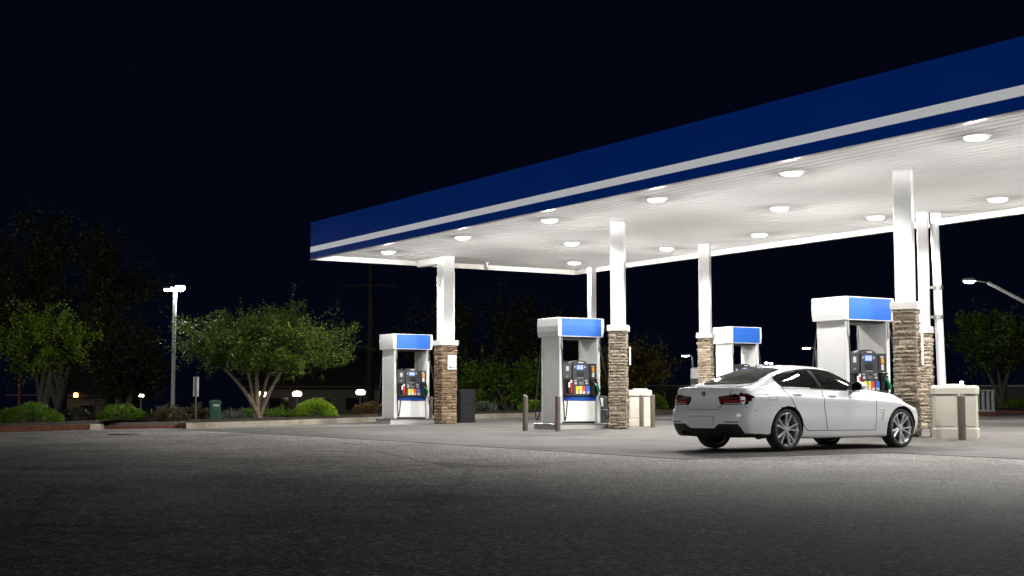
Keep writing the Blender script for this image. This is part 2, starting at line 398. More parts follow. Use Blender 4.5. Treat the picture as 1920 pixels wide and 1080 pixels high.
fore = link('forecourt', None); tag(fore, kind='structure')
def slab(a0, a1, b0, b1):
    n = 9; g = .010
    aa = np.linspace(a0 + g, a1 - g, n); bb = np.linspace(b0 + g, b1 - g, n)
    A_, B_ = np.meshgrid(aa, bb)
    X = C0[0] - LV[0] * A_ + NV[0] * B_; Y = C0[1] - LV[1] * A_ + NV[1] * B_; Z = G(X, Y) + .006
    v = np.stack([X.ravel(), Y.ravel(), Z.ravel()], 1).tolist()
    fs = [(j * n + i, j * n + i + 1, (j + 1) * n + i + 1, (j + 1) * n + i) for j in range(n - 1) for i in range(n - 1)]
    ring = list(range(n)) + [j * n + n - 1 for j in range(1, n)] + [(n - 1) * n + i for i in range(n - 2, -1, -1)] + [j * n for j in range(n - 2, 0, -1)]
    o = len(v); v += [(v[i][0], v[i][1], v[i][2] - .05) for i in ring]
    fs += [(ring[k], o + k, o + (k + 1) % len(ring), ring[(k + 1) % len(ring)]) for k in range(len(ring))]
    mb = MB(); mb.add(v, fs); return mb.build('slab', M['slab'], fore)
a_cuts = [-2.0, 2.4, 6.8, 11.2, 15.6, 20.1, 24.6]
b_cuts = [-5.2, -1.2, 2.8, 6.8, 10.8]
for i in range(len(a_cuts) - 1):
    for j in range(len(b_cuts) - 1):
        if a_cuts[i] < 2.4 and b_cuts[j] < 2: continue
        slab(a_cuts[i], a_cuts[i + 1], b_cuts[j], b_cuts[j + 1])
for i in range(4): slab(24.6 + 4.4 * i, 29.0 + 4.4 * i, 2.8, 6.8); slab(24.6 + 4.4 * i, 29.0 + 4.4 * i, 6.8, 10.8); slab(24.6 + 4.4 * i, 29.0 + 4.4 * i, -1.2, 2.8)
for i in range(1, 6): slab(a_cuts[i], a_cuts[i + 1], 10.8, 14.8)

def kerb_run(name, pts, mats, h=.165, w=.16, back=14., bed=True, seg=2.4):
    """pts: plan points (x, y) of the foot of the kerb, left to right."""
    root = link(name, None); tag(root, kind='structure')
    P = [np.array(p, float) for p in pts]; dens = [P[0]]; mi = [0]
    for k in range(len(P) - 1):
        n = max(1, int(round(np.linalg.norm(P[k + 1] - P[k]) / seg)))
        for j in range(1, n + 1): dens.append(P[k] + (P[k + 1] - P[k]) * j / n); mi.append(k)
    off = []
    for k in range(len(dens)):
        t = dens[min(k + 1, len(dens) - 1)] - dens[max(k - 1, 0)]; t /= np.linalg.norm(t); off.append(np.array([-t[1], t[0]]))
    for k in range(len(dens) - 1):
        p, q = dens[k], dens[k + 1]; u = (q - p) / np.linalg.norm(q - p)
        p2, q2 = p + u * .006, q - u * .006
        za, zb = gz(*p), gz(*q); vs = []
        for (c, o_, z) in ((p2, off[k], za), (q2, off[k + 1], zb)):
            b_ = c + o_ * w; f2 = c + o_ * .02; f3 = c + o_ * .045
            vs += [(c[0], c[1], z - .1), (f2[0], f2[1], z + h - .03), (f3[0], f3[1], z + h), (b_[0], b_[1], z + h), (b_[0], b_[1], z - .1)]
        mb = MB(); mb.add(vs, [(0, 5, 6, 1), (1, 6, 7, 2), (2, 7, 8, 3), (3, 8, 9, 4), (0, 1, 2, 3, 4), (9, 8, 7, 6, 5)])
        mb.build('kerb_stone', mats[mi[k + 1]] if isinstance(mats, list) else mats, root)
    if bed:
        vs = []; fs = []; m = 7
        for k in range(len(dens)):
            for j in range(m):
                c = dens[k] + off[k] * (w - .02) + np.array([0, 1.]) * back * (j / (m - 1)) ** 1.6
                vs.append((c[0], c[1], gz(*dens[k]) + h - .02 + .10 * min(1, j) + random.uniform(-.02, .03) * (j > 0)))
        for k in range(len(dens) - 1):
            for j in range(m - 1): fs.append((k * m + j, (k + 1) * m + j, (k + 1) * m + j + 1, k * m + j + 1))
        mb = MB(); mb.add(vs, fs); b = mb.build('planting_bed', M['soil'], None, True); tag(b, kind='structure')
    return root
def pl(px, Y): return ((px - 960) / FPX * Y, Y)
kerb_run('kerb', [pl(-330, 39.5), pl(0, 41), pl(172, 41.6), pl(188, 41.9), pl(200, 44.2)],
         [M['kerb_red'], M['kerb_red'], M['kerb'], M['kerb']])
kerb_run('kerb', [pl(199, 44.0), pl(340, 44.3)], M['kerb_red'], h=.09)
kerb_run('kerb', [pl(338, 45), pl(341, 43.5), pl(352, 42.8), pl(520, 45.3), pl(690, 48), pl(960, 53), pl(1250, 58), pl(1420, 61)],
         [M['kerb'], M['kerb_red'], M['kerb'], M['kerb'], M['kerb'], M['kerb'], M['kerb']])
kerb_run('kerb', [pl(1836, 47), pl(1872, 47)], M['kerb_red'], h=.17, back=6)
kerb_run('kerb', [pl(1868, 53), pl(1990, 52)], M['kerb_red'], h=.10, back=10)

mb = MB(); mb.lathe([(.36, -.01), (.36, .012), (.30, .016), (.28, .010), (0., .010)], 28)
p = at(232, 817, 34); tag(mb.build('manhole_cover', M['joint'], None, True, (p[0], p[1], gz(p[0], p[1]) + .002)),
    'round dark manhole cover flush in the asphalt near the red kerb', 'manhole cover')

# ------------------------------------------------------------------ canopy
ZF, ZS, ZT = 5.0, 5.13, 6.08           # fascia foot, soffit, fascia top
CL, CW = 33.0, 9.66
can = thing('canopy', (*AB(0, 0), 0), TH, 'long flat canopy with blue fascia, pale stripe and white soffit', 'canopy')
# local x = b, local y = -a
nP = 36; wp = (CW - .16) / nP
pm = None
for i in range(nP):
    if pm is None:
        mb = MB(); mb.prism([(-wp / 2 + .009, .024), (-wp / 2 + .022, 0.), (wp / 2 - .022, 0.), (wp / 2 - .009, .024), (wp / 2 - .009, .03), (-wp / 2 + .009, .03)], -CL + .08, -.08, 'y')
        o = mb.build('soffit_plank', M['soffit'], can); pm = o.data
    else: o = link('soffit_plank', pm, can)
    o.location = (.08 + wp * (i + .5), 0, ZS)
mb = MB(); mb.box(.05, CW - .05, -CL + .05, -.05, ZS + .032, ZT - .25); mb.build('roof_deck', M['roof_d'], can)
np_ = 11; pw = CL / np_
def band(name, z0, z1, out, mat, seg):
    # front face (x = 0) and back face (x = CW) panels, then the two ends
    ms = {}
    for side in (0, 1):
        for i in range(seg):
            w = CL / seg
            if 'l' not in ms:
                mb = MB(); mb.box(-.02, .02, -w + .0012, -.0012, 0, z1 - z0)
                o = mb.build(name, mat, can); ms['l'] = o.data
            else: o = link(name, ms['l'], can)
            o.location = ((-out if side == 0 else CW + out), -w * i, z0)
    s2 = max(1, round(seg / 3))
    for side in (0, 1):
        for i in range(s2):
            w = CW / s2
            if 's' not in ms:
                mb = MB(); mb.box(.0012, w - .0012, -.02, .02, 0, z1 - z0); o = mb.build(name, mat, can); ms['s'] = o.data
            else: o = link(name, ms['s'], can)
            o.location = (w * i, (out + .0 if side == 0 else -CL - out), z0)
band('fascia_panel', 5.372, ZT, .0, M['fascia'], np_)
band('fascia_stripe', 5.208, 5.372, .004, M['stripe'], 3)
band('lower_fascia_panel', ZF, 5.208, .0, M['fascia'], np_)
mb = MB()
mb.box(.022, .06, -CL, 0, ZF + .004, ZT - .02); mb.box(CW - .06, CW - .022, -CL, 0, ZF + .004, ZT - .02)
mb.box(.06, CW - .06, -.06, -.022, ZF + .004, ZT - .02); mb.box(.06, CW - .06, -CL + .022, -CL + .06, ZF + .004, ZT - .02)
mb.build('inner_return', M['cap'], can)
mb = MB()
for x0, x1, y0, y1 in ((-.03, .10, -CL, 0), (CW - .10, CW + .03, -CL, 0), (.10, CW - .10, -.10, .03), (.10, CW - .10, -CL, -CL + .1)):
    mb.box(x0, x1, y0, y1, ZF - .018, ZF - .002, .004)
mb.build('edge_trim', M['white_s'], can)
mb = MB()
for x0, x1, y0, y1 in ((-.04, .06, -CL, 0), (CW - .06, CW + .04, -CL, 0), (.06, CW - .06, -.06, .04)):
    mb.box(x0, x1, y0, y1, ZT + .002, ZT + .03, .004)
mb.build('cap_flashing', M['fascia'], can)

# downlights
# photometry of the drop-lens fitting: wide beam, sharp cut-off, a little upward spill
IES = [(0,1.0),(20,1.02),(40,1.2),(50,1.45),(58,1.8),(64,2.2),(67,2.0),(70,1.1),(73,.5),(77,.16),(82,.13),(86,.22),(90,.50),(93,.72),(96,.52),(99,.18),(103,.03),(115,.0),(180,0)]
ies_txt = bpy.data.texts.new('canopy_light_photometry')
ies_txt.write('IESNA:LM-63-2002\nTILT=NONE\n1 -1 1 %d 1 1 2 0 0 0\n1 1 0\n%s\n0\n%s\n' % (len(IES), ' '.join(str(a) for a, _ in IES), ' '.join('%.2f' % (c * 100) for _, c in IES)))
dl = bpy.data.lights.new('drop_lens_light', 'POINT'); dl.energy = LAMP_WATT; dl.shadow_soft_size = .13; dl.color = (1.0, .975, .94)
dl.use_nodes = True; _n = dl.node_tree.nodes; _e = _n['Emission']; _i = _n.new('ShaderNodeTexIES'); _i.mode = 'INTERNAL'; _i.ies = ies_txt; _i.inputs['Strength'].default_value = 1.0
dl.node_tree.links.new(_i.outputs['Fac'], _e.inputs['Strength'])
lm = {}
def downlight(a, b, label):
    x, y = AB(a, b)
    t = thing('canopy_light', (x, y, ZS), TH, label, 'ceiling light', 'round downlights in the canopy soffit')
    if not lm:
        mb = MB(); mb.lathe([(.19, -.001), (.245, -.001), (.248, -.010), (.238, -.024), (.21, -.028), (.20, -.02)], 32, cap=False); o = mb.build('bezel', M['white_s'], t, True); lm['b'] = o.data
        mb = MB(); mb.lathe([(.200, -.022), (.196, -.045), (.16, -.066), (.09, -.078), (0., -.082)], 16); o = mb.build('lens', M['lens'], t, True, angle=80); lm['l'] = o.data
    else: link('bezel', lm['b'], t); link('lens', lm['l'], t)
    link('bulb', dl, t, (0, 0, -.19))
ZL = ZS - .06
def lab(px, py): d = unz(px, py, ZL)[:2] - C0; return float(-d @ LV), float(d @ NV)
ordw = ['first', 'second', 'third', 'fourth', 'fifth', 'sixth', 'seventh']
for i, q in enumerate([(728, 475), (867, 448), (1030, 416), (1231, 377), (1485, 328), (1830, 261)]):
    downlight(*lab(*q), 'round canopy downlight, %s from the left in the row beside the blue fascia' % ordw[i])
downlight(28.2, 1.9, 'round canopy downlight in the fascia row beyond the sixth one')
for i, q in enumerate([(1072, 459), (1462, 394)]):
    downlight(*lab(*q), 'round canopy downlight, %s from the left in the sparse middle row' % ordw[i])
downlight(23.7, 5.25, 'round canopy downlight in the middle row past the column with car')
for i, q in enumerate([(1077, 495), (1250, 469), (1424, 443), (1642, 411), (1871, 377)]):
    downlight(*lab(*q), 'round canopy downlight, %s from the left in the row along the far edge' % ordw[i])
downlight(23.1, 8.4, 'round canopy downlight in the far row past its fifth one')
downlight(27.5, 8.4, 'round canopy downlight at the end of the far row')

# ------------------------------------------------------------------ columns
SV = []
def stone_meshes():
    for k in range(10):                                # unit blocks, x in +-.5, y outwards 0..1, z in +-.5
        rr = random.Random(k); mb = MB(); nx, nz = 5, 3; vs = []; fs = []
        for j in range(nz):
            for i in range(nx):
                e = (i in (0, nx - 1)) or (j in (0, nz - 1))
                vs.append((i / (nx - 1) - .5, -(.45 + rr.uniform(-.18, .15) if e else .85 + rr.uniform(-.35, .3)), j / (nz - 1) - .5 + (rr.uniform(-.07, .07) if not e else 0)))
        for j in range(nz - 1):
            for i in range(nx - 1): fs.append((j * nx + i, j * nx + i + 1, (j + 1) * nx + i + 1, (j + 1) * nx + i))
        ring = list(range(nx)) + [nx * 2 - 1, nx * 3 - 1] + [nx * 3 - 2 - i for i in range(nx - 2)] + [nx * 2, nx]
        o = len(vs); vs += [(vs[i][0], 0., vs[i][2]) for i in ring]
        fs += [(ring[q], o + q, o + (q + 1) % len(ring), ring[(q + 1) % len(ring)]) for q in range(len(ring))]
        mb.add(vs, fs); me = bpy.data.meshes.new('stone'); me.from_pydata(mb.v, [], mb.f)
        bm = bmesh.new(); bm.from_mesh(me); bmesh.ops.recalc_face_normals(bm, faces=bm.faces); bm.to_mesh(me); bm.free()
        SV.append(me)
stone_meshes()
SVD = []
for me in SV:
    me.materials.append(M['stone']); d = me.copy(); d.materials.clear(); d.materials.append(M['stone_dark']); SVD.append(d)
def column(x, y, rz, w, ws, label, top=ZS + .02, zcap=2.56, dark=False, seed=0):
    z0 = gz(x, y) + .02; rr = random.Random(seed)
    t = thing('canopy_column', (x, y, z0), rz, label, 'column', 'canopy columns with stone bases')
    h = w / 2; zc = zcap - z0
    mb = MB(); mb.box(-h, h, -h, h, zc - .02, top - z0, .012); sh = mb.build('shaft', M['white'], t)
    mb = MB(); mb.box(-h - .012, h + .012, -h - .012, h + .012, top - z0 - .05, top - z0 - .025, .004); mb.build('collar', M['grey_metal'], sh)
    hs = ws / 2; k = hs + .045
    mb = MB(); mb.box(-k, k, -k, k, zc - .155, zc, .012); mb.build('capstone', M['cap'], t)
    mb = MB(); mb.box(-hs + .02, hs - .02, -hs + .02, hs - .02, -.06, zc - .15); mb.build('core', M['mortar'], t)
    z = 0.0; H = zc - .158; c = 0
    while z < H - .01:
        ch = rr.choice([.062, .075, .09, .105, .125]);
        if H - z - ch < .05: ch = H - z
        for side in range(4):
            full = ws + .01; cut = rr.uniform(.28, .72) if ws < .45 else None
            segs = []
            if rr.random() < .8 or ws >= .45:
                if ws >= .45 and rr.random() < .5: a1 = rr.uniform(.25, .4); a2 = rr.uniform(.6, .75); segs = [(0, a1), (a1, a2), (a2, 1)]
                else: cu = rr.uniform(.25, .75); segs = [(0, cu), (cu, 1)]
            else: segs = [(0, 1)]
            for u0, u1 in segs:
                sub = [(z, ch)]
                if ch > .1 and rr.random() < .35: f_ = rr.uniform(.4, .6); sub = [(z, ch * f_), (z + ch * f_, ch * (1 - f_))]
                for zz, hh in sub:
                    o = link('stone', rr.choice(SVD if dark else SV), t)
                    lx = -full / 2 + (u0 + u1) / 2 * full; ln = (u1 - u0) * full
                    Rm = Matrix.Rotation(side * math.pi / 2, 4, 'Z')
                    o.matrix_local = Rm @ Matrix.Translation((lx, -(hs - .022), zz + hh / 2)) @ Matrix.Diagonal((max(.02, ln - .006), .052 + rr.uniform(-.016, .02), hh - .008, 1))
        z += ch
    return t, sh, zc, z0
cA = column(*[float(v) for v in unz(836, 481, ZS)[:2]], TH, .40, .50, 'white column on dark brown stone base with paper notice, beside black bin', dark=True, seed=1)
pB = unz(1159, 415, ZS); cB = column(pB[0], pB[1] + .15, R(-12), .335, .42, 'white column on tan stone base right of the middle pump', seed=2)
pC = unz(1321, 458, ZS); cC = column(pC[0], pC[1], R(-20), .30, .36, 'slim white stone-based column standing behind the car roof', seed=3, zcap=2.62)
pD = unz(1695, 318, ZS); cD = column(pD[0], pD[1] + .1, R(-23), .345, .43, 'large white column on tan stone base in front of the car nose', seed=4)
pE = unz(1729, 398, ZS); cE = column(pE[0], pE[1], R(-22), .24, .30, 'white stone-based column half hidden behind the one at car nose', seed=5, zcap=2.42)
# column fittings
def place_on(col, lx, ly, z): # world point from column local
    t = col[0]; c, s = math.cos(t.rotation_euler.z), math.sin(t.rotation_euler.z)
    return (t.location.x + lx * c - ly * s, t.location.y + lx * s + ly * c, t.location.z + z)
mb = MB(); mb.box(-.045, .045, -.12, 0, 0, .30, .01); mb.box(-.06, .06, -.03, 0, -.02, .34, .004); mb.box(-.03, .03, -.135, -.118, .04, .14, .004, 1)
mb.build('security_camera', [M['grey_metal'], M['black']], None, False, place_on(cA, -.20, -.02, 4.15), TH - R(90))
tag(bpy.data.objects['security_camera'], 'grey boxy security camera high on the dark stone column', 'camera')
mb = MB(); mb.box(-.15, .15, -.012, 0, 0, .43, .004)
nt = mb.build('notice_board', M['paper'], None, False, place_on(cA, .06, -.295, 1.62), TH)
tag(nt, 'white paper notice on the dark brown stone column', 'notice')
mb = MB(); 
for i, (u, w) in enumerate(((-.10, .05), (-.055, .03), (-.02, .035), (.02, .03), (.055, .04))): mb.box(u, u + w * .8, -.0155, -.0125, .035, .10 - .03 * (i > 0))
mb.build('print', M['ink'], nt)
mb = MB(); mb.tube([(0, 0, 0), (0, 0, 2.05)], .016, 8); mb.tube([(0, 0, 2.05), (-.05, .02, 2.3), (-.1, .03, 2.55)], .012, 8)
cd = mb.build('conduit', M['white_s'], cA[1], True); cd.location = (.17, -.225, cA[2] + .01)
mb = MB(); mb.box(-.14, .14, -.01, 0, 0, .45, .003); s_ = mb.build('notice_board', M['paper'], None, False, place_on(cB, .275, .03, 1.55), R(78)); tag(s_, 'white notice on the side of the tan stone column by middle pump', 'notice')
mb = MB(); mb.box(-.13, .13, -.01, 0, 0, .62, .003); s_ = mb.build('notice_board', M['paper'], None, False, place_on(cD, .285, .05, 1.35), R(67)); tag(s_, 'tall white notice on the side of the column at car nose', 'notice')
# short beam beside the far left column, small speaker dome under the soffit
p = unz(797, 493, ZS - .1); x, y = AB(0.10, 3.0)
mb = MB(); mb.box(-1.36, .0, -.10, .10, -.21, .0, .01)
cp = place_on(cA, -.06, .205, 0); tag(mb.build('short_beam', M['white'], None, False, (cp[0], cp[1], ZS - .004), TH - R(90)), 'short white beam under the soffit joining the dark stone column', 'beam')
p = unz(912, 492, ZS)
mb = MB(); mb.lathe([(.085, 0), (.085, -.02), (.04, -.03), (.035, -.08), (.075, -.10), (.08, -.16), (.05, -.21), (0, -.225)], 16)
tag(mb.build('dome_camera', M['grey_metal'], None, True, (p[0], p[1], ZS - .001)), 'small grey dome camera hanging from the soffit near dark stone column', 'camera')
# pale post at the far edge behind the middle pump
p = at(1110, 620, 46.4)
mb = MB(); mb.box(-.105, .105, -.105, .105, -.3, ZF - .03 - gz(p[0], p[1]), .01); mb.box(-.17, .17, -.17, .17, -.02, .03, .006)
tag(mb.build('steel_post', M['white'], None, False, (p[0], p[1], gz(p[0], p[1])), TH), 'plain white post at the far canopy edge behind the middle pump', 'post')
# vent pipe with clamps beside the hidden column
p = unz(1751, 400, ZS); zg = gz(p[0], p[1])
t = thing('vent_pipe', (p[0], p[1], zg), 0, 'white round pipe rising behind the beige bin at the right', 'pipe')
mb = MB(); mb.tube([(.12, 0, -.05), (.0, 0, ZS - zg)], .098, 20); mb.build('pipe', M['pole_w'], t, True)
mb = MB(); mb.box(-.12, .12, -.12, .12, ZS - zg - .26, ZS - zg - .002, .01); mb.build('junction_box', M['grey_metal'], t)
for zz in (2.62, 3.32):
    mb = MB(); mb.box(-.34, .0, -.02, .02, zz - .03, zz + .03, .004); mb.lathe([(.108, zz - .045), (.118, zz - .045), (.118, zz + .045), (.108, zz + .045)], 20, cap=False, M4=Matrix.Translation((.055, 0, 0))); mb.build('clamp', M['steel'], t)
mb = MB(); mb.prism([(-.36, 0), (-.10, 0), (-.12, -.32), (-.22, -.5), (-.36, -.5)], -.05, .05, 'y', M4=Matrix.Translation((0, 0, ZS - zg - .004))); mb.build('gusset', M['white'], t)

# ------------------------------------------------------------------ fuel dispensers
IS = .13                                            # island height
def dispenser(x, y, label):
    t = thing('fuel_dispenser', (x, y, gz(x, y) + .01), TH, label, 'fuel pump', 'fuel dispensers under the canopy')
    def pm(z): return z + IS
    mb = MB(); mb.box(-.78, .87, -.51, .51, -.06, IS - .025, .02); isl = mb.build('plinth', M['grey_metal'], t)
    mb = MB(); mb.box(-.79, .88, -.52, .52, IS - .024, IS, .008); mb.build('plinth_cap', M['steel'], isl)
    for s in (-1, 1):                               # end panels
        mb = MB(); x0, x1 = (-.60, -.52) if s < 0 else (.52, .60)
        mb.box(x0, x1, -.385, .385, IS, pm(2.14), .018); ep = mb.build('end_panel', M['white_s'], t)
        mb = MB()
        for yy in (-.392, .392): mb.box(x0 - .006, x1 + .006, yy - .016, yy + .016, IS + .01, pm(2.135), .006)
        mb.build('corner_strip', M['white_s'], ep)
    mb = MB(); mb.box(-.52, .52, -.30, .30, IS, pm(.66)); mb.box(-.52, .52, -.24, .24, pm(.66), pm(1.46)); mb.build('chassis', M['black'], t)
    for s in (-1, 1):                               # both fuelling sides
        Sm = Matrix.Identity(4) if s < 0 else Matrix.Rotation(math.pi, 4, 'Z')
        mb = MB(); mb.box(-.505, .505, -.345, -.29, pm(.045), pm(.555), .012, M4=Sm); mb.build('lower_door', M['white_s'], t)
        mb = MB(); mb.box(-.51, .51, -.352, -.28, pm(.56), pm(.665), .01, M4=Sm); bb = mb.build('blue_band', M['blue_band'], t)
        if s < 0:
            mb = MB(); mb.prism([(-.04, pm(.585)), (.05, pm(.60)), (.085, pm(.645)), (.03, pm(.635))], -.356, -.3525, 'y'); mb.build('leaf_sticker', M['util_green'], bb)
        # control head
        arc = [(-.515, pm(.675)), (.515, pm(.675)), (.515, pm(1.475)), (.24, pm(1.475))] + [(.24 * math.cos(a), pm(1.475) + .075 * math.sin(a)) for a in np.linspace(.25, math.pi - .25, 9)] + [(-.24, pm(1.475)), (-.515, pm(1.475))]
        mb = MB(); mb.prism(arc, -.37, -.20, 'y', M4=Sm); hd = mb.build('control_head', M['dark'], t)
        def hx(f): return -.515 + f * 1.03
        def hz(f): return pm(1.475 - f * .80)
        def patch(name, f0, f1, g0, g1, mat, d=.012, par=hd, base=-.37, c=.005):
            m_ = MB(); m_.box(hx(f0), hx(f1), base - d, base - .0005, hz(g1), hz(g0), c, M4=Sm); return m_.build(name, mat, par)
        # bezel of the middle console with its arched top
        cpz = [(hx(.30), hz(.985)), (hx(.775), hz(.985)), (hx(.765), hz(.30)), (hx(.745), hz(.06))] + [(hx(.525) + .225 * math.cos(a), hz(.05) + .085 * math.sin(a)) for a in np.linspace(.2, math.pi - .2, 9)] + [(hx(.305), hz(.06)), (hx(.295), hz(.30))]
        mb = MB(); mb.prism(cpz, -.405, -.371, 'y', M4=Sm); con = mb.build('console', M['dgrey'], t)
        def cp_(name, *a, mat, d=.01, c=.004): return patch(name, *a, mat, d, con, -.405, c)
        patch('left_panel', .02, .275, .025, .47, M['dgrey'], .014, hd); patch('right_panel', .80, .985, .025, .44, M['dgrey'], .014, hd)
        cp_('display_frame', .385, .605, .045, .205, mat=M['bluep'], d=.008); cp_('display', .41, .585, .06, .185, mat=M['lcd'], d=.0125)
        cp_('lower_screen', .42, .62, .26, .42, mat=M['black'], d=.012)
        cp_('print_line', .42, .61, .437, .45, mat=M['palegrey'], d=.003, c=0); cp_('brand_plate', .46, .60, -.045, -.015, mat=M['cream'], d=.004, c=0)
        kp = cp_('keypad', .46, .60, .50, .655, mat=M['steel'], d=.014)
        patch('card_slot', .475, .59, .505, .555, M['black'], .018, con, -.405)
        for f0, f1, g0, g1 in ((.335, .40, .515, .55), (.34, .41, .58, .645), (.64, .72, .51, .55), (.655, .73, .585, .635), (.335, .37, .08, .14), (.62, .67, .08, .14)):
            cp_('button', f0, f1, g0, g1, mat=M['palegrey'], d=.006, c=.003)
        for f0, f1, mt in ((.375, .455, 'yellow'), (.475, .555, 'cream'), (.565, .65, 'redp'), (.675, .785, 'bluep')):
            gb = cp_('grade_button', f0, f1, .70, .935, mat=M[mt], d=.012)
            patch('grade_label', f0 + .008, f1 - .008, .86, .925, M['cream'] if mt != 'bluep' else M['palegrey'], .0145, con, -.405, 0)
        patch('grade_label', .48, .552, .72, .80, M['yellow'], .0145, con, -.405, 0)
        # stickers
        lp = patch('sticker', .11, .20, .09, .24, M['palegrey'], .0165, hd); patch('sticker', .13, .17, .38, .42, M['palegrey'], .0165, hd)
        patch('sticker', .845, .935, .065, .10, M['paper'], .0165, hd); patch('sticker', .86, .945, .11, .25, M['orange'], .0165, hd); patch('sticker', .865, .935, .27, .42, M['paper'], .0165, hd)
        # nozzle boots, nozzles, hoses
        for f0, f1, side in ((.03, .29, -1), (.80, .995, 1)):
            m_ = MB(); xa, xb = hx(f0), hx(f1)
            m_.box(xa, xa + .03, -.45, -.36, hz(.99), hz(.50), .008, M4=Sm); m_.box(xb - .03, xb, -.45, -.36, hz(.99), hz(.56), .008, M4=Sm)
            m_.box(xa, xb, -.45, -.36, hz(.52), hz(.48), .008, M4=Sm); m_.box(xa, xb, -.45, -.36, hz(.995), hz(.93), .008, M4=Sm)
            bt = m_.build('nozzle_boot', M['black'], t)
            xc = (xa + xb) / 2
            nz = link('nozzle', None, t); col = M['red'] if side < 0 else M['green']
            m_ = MB()
            if side < 0:
                m_.box(xc + .03, xc + .085, -.475, -.43, hz(.93), hz(.60), .015, M4=Sm); m_.box(xc + .03, xc + .08, -.47, -.43, hz(.60), hz(.52), .01, 1, M4=Sm)
            else:
                m_.tube([(xc - .02, -.44, hz(.60)), (xc + .05, -.46, hz(.68)), (xc + .10, -.47, hz(.80)), (xc + .11, -.47, hz(.90))], [.028, .034, .034, .026], 10, M4=Sm)
            m_.build('grip', [col, M['paper']], nz, True)
            m_ = MB()
            if side < 0: m_.tube([(xc - .02, -.44, hz(.56)), (xc - .02, -.45, hz(.85)), (xc + .0, -.44, hz(.93))], [.026, .034, .03], 10, M4=Sm); m_.box(xc - .045, xc + .005, -.49, -.475, hz(.74), hz(.58), .004, 1, M4=Sm)
            else: m_.tube([(xc - .05, -.44, hz(.55)), (xc - .02, -.45, hz(.60)), (xc - .06, -.44, hz(.92))], [.02, .03, .024], 10, M4=Sm)
            m_.build('spout', [M['black'], M['paper']], nz, True)
        # hoses from the hanger arms under the valance
        def bez(ps, n=22):
            out = []
            for k in range(n + 1):
                u = k / n; q = [Vector(p) for p in ps]
                while len(q) > 1: q = [q[i].lerp(q[i + 1], u) for i in range(len(q) - 1)]
                out.append(q[0])
            return out
        hq = 1. if s < 0 else .08
        m_ = MB(); m_.tube(bez([(.56, -.43, pm(2.08)), (.60, -.50, pm(1.5)), (.6 + .10 * hq, -.62, pm(.9)), (.6 + .30 * hq, -.66, pm(.35))]) + bez([(.595 + .28 * hq, -.652, pm(.33)), (.6 + .32 * hq, -.66, pm(-.06)), (.58 + .04 * hq, -.60, pm(-.02)), (.55, -.50, pm(.36)), (.53, -.47, pm(.70))])[2:], .0165, 10, M4=Sm); m_.build('hose', M['rubber'], t, True)
        m_ = MB(); m_.tube(bez([(-.555, -.43, pm(2.08)), (-.55, -.46, pm(1.4)), (-.57, -.50, pm(.7)), (-.50, -.47, pm(.10))]) + bez([(-.499, -.469, pm(.09)), (-.46, -.46, pm(.0)), (-.42, -.46, pm(.4)), (-.40, -.455, pm(.70))])[2:], .0165, 10, M4=Sm); m_.build('hose', M['rubber'], t, True)
        for hxx in (-.555, .56):
            m_ = MB(); m_.tube([(hxx, -.43, pm(2.13)), (hxx, -.43, pm(1.98)), (hxx, -.435, pm(1.9)), (hxx, -.435, pm(1.78))], [.018, .022, .03, .02], 10, M4=Sm); m_.build('hose_swivel', M['steel'], t, True)
    # valance: white box, slightly bowed ends, blue face sheets
    zv0, zv1 = pm(2.13), pm(2.595); vs = []; W_, D_ = .69, .47
    rows = [(zv0, .965), (zv0 + .13, .99), (zv0 + .26, 1.0), (zv1 - .02, .985), (zv1, .972)]
    for z, k in rows:
        for sx, sy in ((-1, -1), (1, -1), (1, 1), (-1, 1)): vs.append((sx * (W_ - (1 - k) * .6), sy * (D_ - (1 - k) * .3), z))
    fs = [(4 * r + i, 4 * r + (i + 1) % 4, 4 * r + 4 + (i + 1) % 4, 4 * r + 4 + i) for r in range(4) for i in range(4)] + [(0, 1, 2, 3), (16, 17, 18, 19)]
    mb = MB(); mb.add(vs, fs); va = mb.build('valance', M['white_s'], t)
    for s in (-1, 1):
        pv = []
        for z, k in rows[:]:
            zz = min(max(z, zv0 + .018), zv1 - .016)
            yy = s * (D_ - (1 - k) * .3 + .006)
            pv += [(-.575, yy, zz), (.60, yy, zz)]
        m_ = MB(); m_.add(pv, [(2 * r, 2 * r + 1, 2 * r + 3, 2 * r + 2) for r in range(4)])
        m_.add([(q[0], q[1] - s * .008, q[2]) for q in pv], [(2 * r, 2 * r + 1, 2 * r + 3, 2 * r + 2) for r in range(4)])
        m_.build('blue_sheet', M['blue'], va)
    mb = MB(); mb.box(-.50, .50, -.36, .36, pm(2.085), pm(2.128), .006); mb.build('under_tray', M['dgrey'], va)
    return t
def pump_at(px, py, Y):                              # seat a pump so that the near valance corner is at that bearing
    q = at(px, py, Y); c, s = math.cos(TH), math.sin(TH)
    return q[0] - (-.69 * c + .47 * s), q[1] - (-.69 * s - .47 * c)
P1 = pump_at(737, 629, 44.6); P2 = pump_at(1046, 597, 35.7); P3 = pump_at(1583, 556, 28.9); P4 = pump_at(1367, 614, 41.2)
pump = dispenser(*P2, 'fuel dispenser with blue valance between two brown bollards, middle of the station')
def pump_copy(P, label):
    o = copy_tree(pump); o.location = (P[0], P[1], gz(*P) + .02); o['label'] = label; return o
pump_copy(P1, 'fuel dispenser with blue valance beside the dark stone column and black bin')
pump_copy(P3, 'large fuel dispenser with blue valance rising directly behind the white car')
p4 = pump_copy(P4, 'far fuel dispenser with blue valance next to the slim column over the car roof'); p4.scale = (.84, .84, 1.0)

